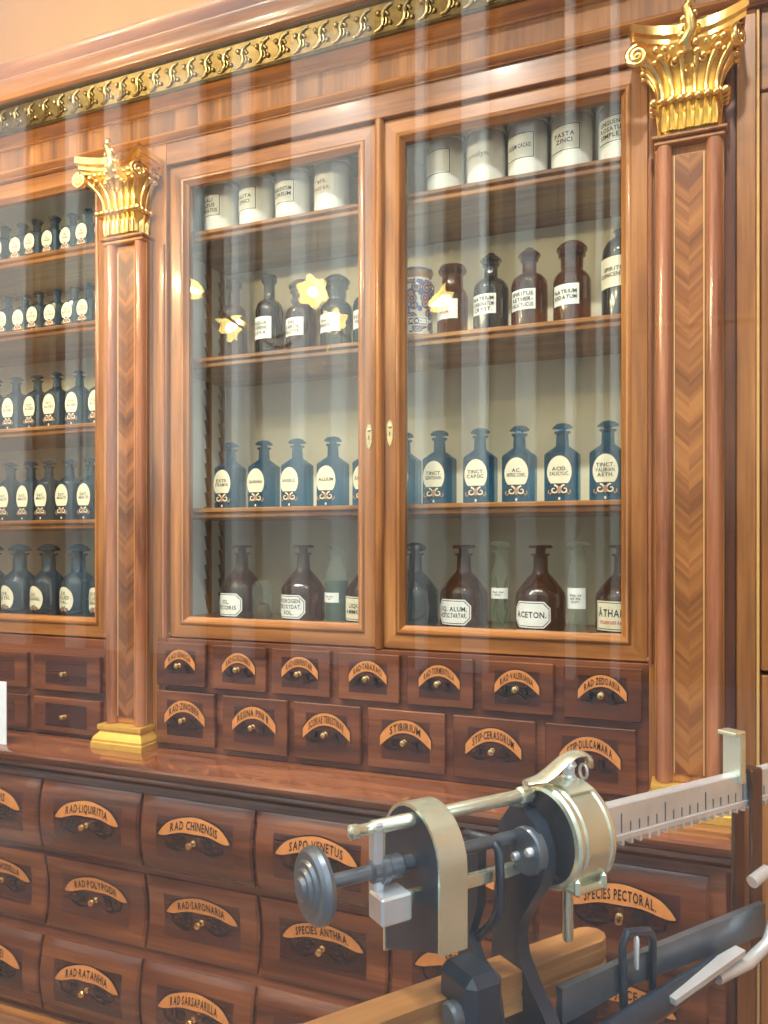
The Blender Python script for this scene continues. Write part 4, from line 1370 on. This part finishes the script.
sp_('clevis', MB().tube(cl, .0042, 8), IRON, sharp=60)
sp_('clevis_pin', MB().lathe([(.0025, 0), (.0028, .03), (.001, .033)], 8, (-.006, -.036, 1.118)), STEEL)
# oak board
bp = [(-.62, -.006), (-.62, .028), (-.022, .028), (-.012, .024), (-.006, .016), (-.006, .006), (-.012, -.002), (-.022, -.006)]
m = MB()
for k, z0, z1 in ((1.0, 1.098, 1.112), (.93, 1.112, 1.118), (1.0, 1.118, 1.128), (.97, 1.128, 1.136)):
    m.prism_z([(-.02 + (x + .02) * (k if x > -.02 else 1), .011 + (y - .011) * k) for x, y in bp], z0, z1)
sp_('oak_board', m, OAK, sharp=50)
for x in (-.56, -.04):
    sp_('board_foot', MB().box(x - .02, x + .02, .0, .022, .752, 1.098, 0, .004), IRON)
sp_('foot_post', MB().box(-.16, -.08, -.03, .02, .752, 1.0, 0, .006), IRON)

# low display plinth that carries the scale, behind the window sill
pl_ = thing('display_plinth', 'low wooden display plinth behind the shop window carrying the beam scale', 'plinth', (-.1, .85, 0))
part('top', MB().box(-.52, .10, .47, .92, .72, .751, 0, .005), WTOP, pl_)
part('box', MB().box(-.48, .06, .50, .88, .0, .72, 0, .004), WD, pl_)

# ------------------------------------------------------------------ chandelier with tulip shades
CHX, CHY, CHZ = -1.60, .83, 2.56
ch = thing('chandelier', 'lit brass chandelier with five yellow tulip glass shades hanging from the ceiling', 'chandelier', (CHX, CHY, CHZ))
part('stem', MB().lathe([(.010, .02), (.010, ZC - CHZ - .05), (.05, ZC - CHZ - .04), (.06, ZC - CHZ - .001)], 14, WO[ch]), BRASS, ch)
part('hub', MB().lathe([(.004, -.09), (.014, -.08), (.010, -.06), (.035, -.03), (.045, 0), (.030, .03), (.014, .05), (.022, .07), (.010, .09)], 18, WO[ch]), BRASS, ch)
TUL = MB()
rg = []
for r_, h_ in ((.014, 0), (.026, .012), (.040, .040), (.042, .065), (.050, .088), (.064, .104)):
    n = 30
    wv = max(0, (h_ - .05) / .054)
    rg.append([(r_ * (1 + .16 * wv * math.cos(6 * 2 * PI * j / n)) * math.cos(2 * PI * j / n), r_ * (1 + .16 * wv * math.cos(6 * 2 * PI * j / n)) * math.sin(2 * PI * j / n), h_ + .010 * wv * math.cos(6 * 2 * PI * j / n)) for j in range(n)])
TUL.rings(rg, 0, True, False)
TUL = TUL.mesh('shade', [SHADE], sharp=60)
BUL = MB().lathe([(.008, 0), (.009, .04), (.018, .075), (.019, .092), (.013, .106), (.004, .112)], 12).mesh('bulb', [BULB], sharp=60)
for k, (ang, rad_) in enumerate(((6, .52), (85, .45), (150, .45), (196, .52), (270, .16))):
    a = R(-ang) - R(21.6)
    ca, sa = math.cos(a), math.sin(a)
    pth = []
    for i in range(16):
        t = i / 15
        r_ = .03 + (rad_ - .03) * t
        pth.append((CHX + r_ * ca, CHY + r_ * sa, CHZ + .02 - .10 * math.sin(PI * t * 1.15) + .03 * t * t))
    arm = part('arm', MB().tube(pth, .007, 8), BRASS, ch, sharp=60)
    e = Vector(pth[-1])
    tilt = Matrix.Rotation(R((62, 40, 112, 70, 105)[k]), 4, Vector((-sa, ca, 0)))
    for nm, me_ in (('shade', TUL), ('bulb', BUL)):
        o = put(nm, me_, arm, tuple(e))
        o.rotation_euler = tilt.to_euler()
    part('gallery', MB().lathe([(.010, -.012), (.018, -.004), (.018, .004), (.012, .008)], 12, tuple(e)), BRASS, arm)

# ------------------------------------------------------------------ added, unseen spot lamps on a rail, put in to brighten the shelves
rail = thing('fill_lamp_rail', 'added white fill-lamp rail under the ceiling above the shop window', 'rail', (-1.1, .62, 3.9))
part('bar', MB().box(-3.4, 1.2, .60, .64, 3.86, 3.90, 0, .004), PORC, rail)
for x in (-3.2, -1.1, 1.0):
    part('hanger', MB().lathe([(.008, 0), (.008, ZC - 3.90)], 10, (x, .62, 3.90)), PORC, rail)
for k in range(6):
    x = -3.1 + .78 * k
    aim = Vector((x, 2.0, 0.75)) - Vector((x, .62, 3.78))
    q = aim.to_track_quat('-Z', 'Y')
    lamp = thing('fill_spot_lamp', 'added white fill lamp under the added rail, ' + ('at the end nearest the side wall', 'second from the side wall end', 'third from the side wall end', 'fourth from the side wall end', 'fifth from the side wall end', 'at the end over the beam scale')[k], 'lamp', (x, .62, 3.86), 'added fill lamps over the shop window')
    part('clip', MB().box(x - .012, x + .012, .605, .635, 3.80, 3.859, 0, .003), PORC, lamp)
    me = MB().lathe([(.020, .06), (.034, .055), (.036, -.05), (.032, -.052), (.030, -.02)], 18, cap1=False).mesh('housing', [PORC])
    h_ = put('housing', me, lamp, (x, .62, 3.78))
    h_.rotation_euler = q.to_euler()
    ld = bpy.data.lights.new('fill_spot_light', 'SPOT')
    ld.energy = 120.0
    ld.color = (1.0, .93, .82)
    ld.spot_size = R(92)
    ld.spot_blend = 1.0
    ld.shadow_soft_size = .05
    lo_ = bpy.data.objects.new('fill_spot_light', ld)
    COL.objects.link(lo_)
    lo_.location = Vector((x, .62, 3.78)) + aim.normalized() * .06
    lo_.rotation_euler = q.to_euler()

# ------------------------------------------------------------------ card on the worktop
tag(part('paper_card', MB().rings([[(x, y, z) for x, y in ((-2.16, 1.832), (-2.016, 1.828), (-2.016, 1.8305), (-2.16, 1.8345))] for z in (.9055, 1.105)]), plain('pale_blue_card', (.70, .80, .88), .6, vary=.03), at=(-2.09, 1.83, .9055)), 'small pale blue card standing at the edge of the worktop', 'card')
